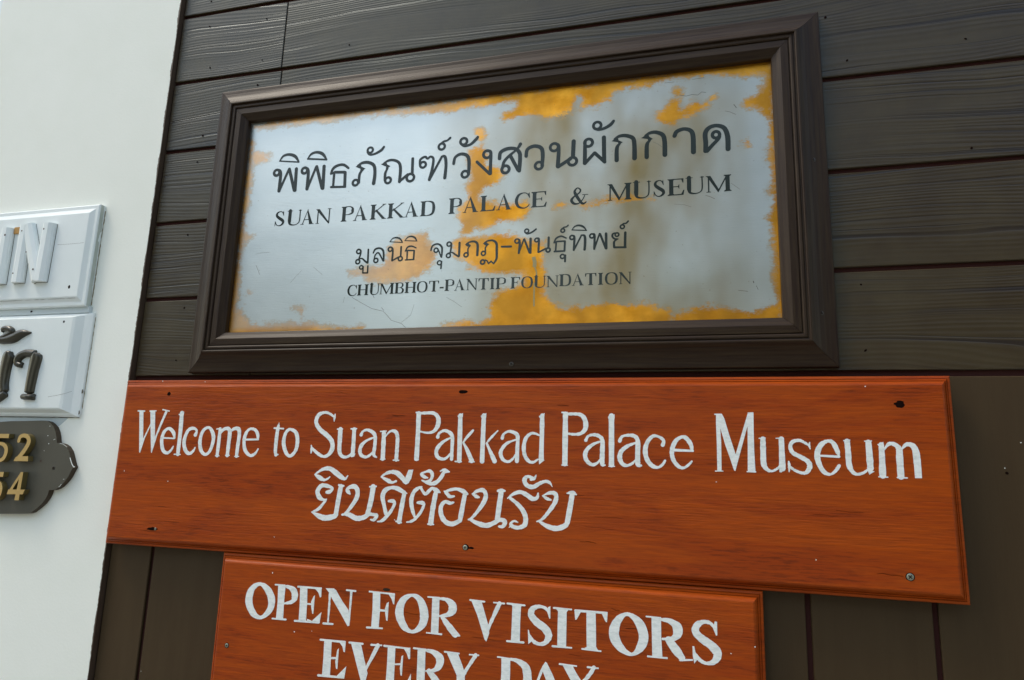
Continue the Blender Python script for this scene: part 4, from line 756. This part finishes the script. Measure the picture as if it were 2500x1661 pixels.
for x, z, r in ((-1.7680,.600,.0020),(-1.6915,.6005,.0024),(-1.7735,.4800,.0020),(-1.7060,.4880,.0026),(-1.7400,.538,.0018),(-1.826,.592,.0028)): blob(nb, x, z, r, r, .0523, M_trim, 'nail', .1)
blob(nb, -1.592, .4386, .0034, .0048, .0363)
for pts in ([(-1.655, .5590), (-1.62, .5583), (-1.585, .5588), (-1.5660, .5592)], [(-1.795, .5640), (-1.78, .5636), (-1.772, .5640)]): scratch(nb, pts, .0007, .0361, M_crack_shade, 'crack')

def shadow_stain(root, p0, p1, w, h, mt, name='shadow_stain_line'):
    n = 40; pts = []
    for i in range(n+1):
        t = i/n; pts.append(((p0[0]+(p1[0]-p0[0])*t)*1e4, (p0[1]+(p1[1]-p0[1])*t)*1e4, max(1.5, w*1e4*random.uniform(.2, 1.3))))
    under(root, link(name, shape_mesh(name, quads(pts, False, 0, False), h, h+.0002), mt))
shadow_stain(wall, (-1.5362, .392), (-1.5362, .655), .0034, .0121, M_shadow_stain); shadow_stain(wall, (-1.5152, .12), (-1.5152, .36), .0022, .0121, M_shadow_stain)  # strips right of the boards paint their soft shadow along with staining
shadow_stain(nb, (-2.0, .4078), (-1.566, .4078), .0009, .0355, M_crack_shade); shadow_stain(wall, (-2.0, .0975), (-1.52, .0975), .0016, .0125, M_crack_shade)  # dark line at the panel foot; painted shade under the lower board

tb = empty('name_board', (-1.76, 0, .0985), 'white painted wooden board with bulging dark olive Thai letters, below the board with white letters', 'sign')
pr = [(0, .012), (0, .0150), (.0010, .0180), (.0120, .0215), (.0220, .0235), (.0300, .0280), (.0400, .0335), (.0465, .0352), (.0480, .0355)]
pr2 = [(i*.62, h) for i, h in pr]
v, f = moulded(-2.03, -1.5165, .0985, .3705, pr)
# narrower slopes along top and bottom
bz0, bz1 = .0985, .3705
v = [(x, y, (bz0+(z-bz0)*.45) if z < .2 else (bz1-(bz1-z)*.30)) for x, y, z in v]
under(tb, link('board', mesh('board', v, f), M_white))
blob(tb, -1.5918, .3449, .0030, .0034, .0356)
scratch(tb, [(-1.605, .1480), (-1.58, .1515), (-1.555, .1560), (-1.5300, .1625)], .0006, .0356, M_crack_shade, 'crack')
for x, z, rx, rz in ((-1.5168, .1640, .0035, .0055), (-1.5172, .1100, .0030, .0050)): blob(tb, x, z, rx, rz, .0182, M_crack_shade, 'chipped_corner', .3)
def sweep(s, base, hh, seg=8):
    V = []; F = []
    for el in s.split('|'):
        t = el.split(); pts = smooth_pts([tuple(float(c)*1e-4 for c in q.split(',')) for q in t[1:]], False, 6)
        n = len(pts); rings = []
        ext = []
        p0, p1 = pts[0], pts[1]; l = math.hypot(p0[0]-p1[0], p0[1]-p1[1]) or 1; ext.append((p0[0]+(p0[0]-p1[0])/l*p0[2]*.12, p0[1]+(p0[1]-p1[1])/l*p0[2]*.12, p0[2]*.55, .35))
        body = [(a[0], a[1], a[2], 1) for a in pts]
        p0, p1 = pts[-1], pts[-2]; l = math.hypot(p0[0]-p1[0], p0[1]-p1[1]) or 1
        ext2 = (p0[0]+(p0[0]-p1[0])/l*p0[2]*.12, p0[1]+(p0[1]-p1[1])/l*p0[2]*.12, p0[2]*.55, .35)
        seq = ext+body+[ext2]; b0 = len(V)
        for i, (x, z, w, k) in enumerate(seq):
            a = seq[max(i-1, 0)]; c_ = seq[min(i+1, len(seq)-1)]; dx, dz = c_[0]-a[0], c_[1]-a[1]; ll = math.hypot(dx, dz) or 1
            for j in range(seg+1):
                th = math.pi*j/seg; u = math.cos(th)*w*.5; h = base+math.sin(th)**.8*hh*k*min(1, w/.016)
                V.append((x-dz/ll*u, -h, z+dx/ll*u))
        for i in range(len(seq)-1):
            for j in range(seg): A = b0+i*(seg+1)+j; F.append((A, A+1, A+seg+2, A+seg+1))
    me = mesh('letter', V, F, True); return me
for i, s in enumerate(RAISED): under(tb, link('letter', sweep(s, .0350, .0125-.0004*i), M_blob))

sp_ = empty('filler_strip', (-1.78, 0, .3710), 'thin pale grey strip of wood between the two white name boards', 'batten')
v, f = box(-2.03, -1.5300, .3706, .3880, .012, .0215, .001); under(sp_, link('strip', mesh('strip', v, f), M_greyw)); blob(sp_, -1.7244, .3795, .0040, .0024, .0216, jag=.25)
ws = link('paint_patch', shape_mesh('paint_patch', [[(-20300, 985), (-16600, 985), (-15900, 985), (-15550, 965), (-15750, 800), (-16200, 500), (-20300, 500)]], .0120, .0124), M_greyw)
under(wall, ws)

np_ = empty('number_plate', (-1.72, 0, -.20), 'dark grey brown number plate with scalloped right end and gold house numbers', 'sign')
sp = [(a, c_) for a, c_ in parse_poly(SCALLOP)*1e4]
sp = [(-20300, sp[0][1])]+sp+[(-20300, sp[-1][1])]
o = link('plate', shape_mesh('plate', [sp], .0119, .0265), [M_numboard, M_numedge])
for p in o.data.polygons: p.material_index = 0 if abs(p.normal.y) > .7 else 1
under(np_, o)
for s in DIGITS:
    o = link('digit', shape_mesh('digit', parse(s), .0263, .0405), [M_gold, M_gold_shade])
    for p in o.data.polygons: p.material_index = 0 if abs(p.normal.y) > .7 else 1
    under(np_, o)
blob(np_, -1.6058, -.0138, .0034, .0034, .0266, M_trim, 'nail'); place('screw', scr_frame, -1.5618, -.0299, .0264, np_, .3).scale = (.9, .6, .9)
for pts, w in PLATE_CHIPS: scratch(np_, [(a*1e-4, c_*1e-4) for a, c_ in pts], w, .0265, M_letter, 'paint_chip')
# white specks of paint splashed about
for root, lst, h in ((s1, [(-1.33,-.03),(-1.2,-.05),(.30,.17),(.10,.105),(.03,-.01),(-.9,-.16),(-.62,-.11),(.2,-.14),(-1.25,.186),(-1.13,.184)], .0425), (s2, [(-.79,-.345),(-.83,-.35),(-.9,-.235),(.05,-.31),(.09,-.295)], .0425), (np_, [(-1.596,.05),(-1.586,.03),(-1.60,.012)], .0266), (pw, [(.55,.075),(.5226,.03),(.62,.12),(-1.25,-.48)], .0001)):
    for x, z in lst: blob(root, x+random.uniform(-.004,.004), z, random.uniform(.0006,.0014), random.uniform(.0006,.0016), h, M_letter, 'paint_speck', .3)

# ------------------------------------------------------------------ across the street, out of view; dark buildings added to block mirrored sky
mt, nt, b = mat('foliage', (.05,.08,.03), .6); L(nt, mixc(nt, noise(nt, coords(nt), 1.3, 3), (.035,.055,.022), (.08,.11,.045)), b.inputs['Base Color']); M_leaf = mt
mt, nt, b = mat('bark', (.11,.085,.06), .9); bump(nt, b, noise(nt, coords(nt, (8,8,2)), 4, 4), .01); M_bark = mt
def tree(x, y, H, R, seed, label):
    rr = np.random.default_rng(seed); t = empty('tree', (x, y, -1.62), label, 'tree', 'unseen trees across the street')
    V = []; F = []
    def limb(p, q_, r0, r1):
        d = (q_-p).normalized(); a = d.orthogonal().normalized(); c_ = d.cross(a); b0 = len(V)
        for pp, r in ((p, r0), ((p+q_)/2+Vector(rr.normal(0, .08, 3)), (r0+r1)/2), (q_, r1)):
            for i in range(8): th = i*math.tau/8; V.append(pp+a*math.cos(th)*r+c_*math.sin(th)*r)
        for s_ in range(2):
            for i in range(8): j = (i+1) % 8; F.append((b0+s_*8+i, b0+s_*8+j, b0+s_*8+8+j, b0+s_*8+8+i))
    top = Vector((0, 0, H*.36)); limb(Vector((0, 0, 0)), top, .22, .14); tips = []
    for k in range(9):
        an = k*2.4+rr.uniform(0, .6); q_ = top+Vector((math.cos(an)*R*.6, math.sin(an)*R*.6, rr.uniform(.1, .42)*H)); limb(top-Vector((0,0,rr.uniform(0,.15)*H)), q_, .08, .03); tips.append(q_)
    under(t, link('trunk', mesh('trunk', V, F), M_bark)).location = t.location
    V = []; F = []
    cl = [(np.array(q_)+rr.normal(0, .25, 3), rr.uniform(.45, .8)*R*.5) for q_ in tips for _ in range(3)]
    for c0, cr in cl:
        for _ in range(230):
            d = rr.normal(0, 1, 3); d /= np.linalg.norm(d); p = c0+d*cr*rr.uniform(.5, 1)**.5; a = rr.normal(0, 1, 3); a /= np.linalg.norm(a); c_ = np.cross(a, d); s_ = rr.uniform(.05, .11); b0 = len(V)
            V += [p-a*s_, p+c_*s_*.5, p+a*s_, p-c_*s_*.5]; F.append((b0, b0+1, b0+2, b0+3))
    under(t, link('crown', mesh('crown', V, F), M_leaf)).location = t.location
tree(.3, -8.5, 8.8, 2.4, 3, 'unseen tall leafy street tree standing opposite the framed metal plate')
tree(4.4, -9.0, 7.4, 2.2, 5, 'unseen smaller leafy street tree standing opposite the right end of the plank wall')
def bbox(x0, x1, y0, y1, z0, z1): return loft([[(x0,y0,z0),(x1,y0,z0),(x1,y1,z0),(x0,y1,z0)], [(x0,y0,z1),(x1,y0,z1),(x1,y1,z1),(x0,y1,z1)]])
M_unseen_brown = painted('unseen_building_brown', (.09,.065,.04), (.13,.095,.06), .8, .002, 20); M_pale = painted('unseen_building_pale', (.42,.42,.38), (.5,.5,.46), .8, .002, 20); M_roof = painted('unseen_roof_grey', (.13,.10,.08), (.17,.13,.11), .8, .002, 20)
wv, wf = bbox(-.6, .6, -.03, .05, -.8, .8); wme = mesh('unseen_window', wv, wf); wme.materials.append(M_engr)
def house(x0, x1, y1, top, mt, label, nwin, rows_):  # unseen buildings across the street
    h = empty('unseen_building', ((x0+x1)/2, y1, -1.62), label, 'building', 'unseen buildings across the street')
    v, f = bbox(x0, x1, y1-7, y1, -1.62, top); under(h, link('wall', mesh('wall', v, f), mt))
    v, f = bbox(x0-.3, x1+.3, y1-7.3, y1+.3, top+.003, top+.25); under(h, link('roof', mesh('roof', v, f), M_roof))
    for j in range(rows_):
        for k in range(nwin):
            o = bpy.data.objects.new('unseen_window', wme); sc.collection.objects.link(o); o.location = (x0+(x1-x0)*(k+.5)/nwin, y1+.02, .1+j*2.9); under(h, o)
house(-24, -9.4, -12, 6.0, M_unseen_brown, 'added dark brown two storey building across the street, blocking sky reflections opposite the white pier', 5, 2)
house(2.6, 22, -12, 5.8, M_unseen_brown, 'added dark brown two storey building across the street, blocking sky reflections opposite the right end of the planks', 6, 2)
house(-9, 2.2, -17, -.1, M_pale, 'unseen low pale building across the street between two taller dark ones', 4, 1)
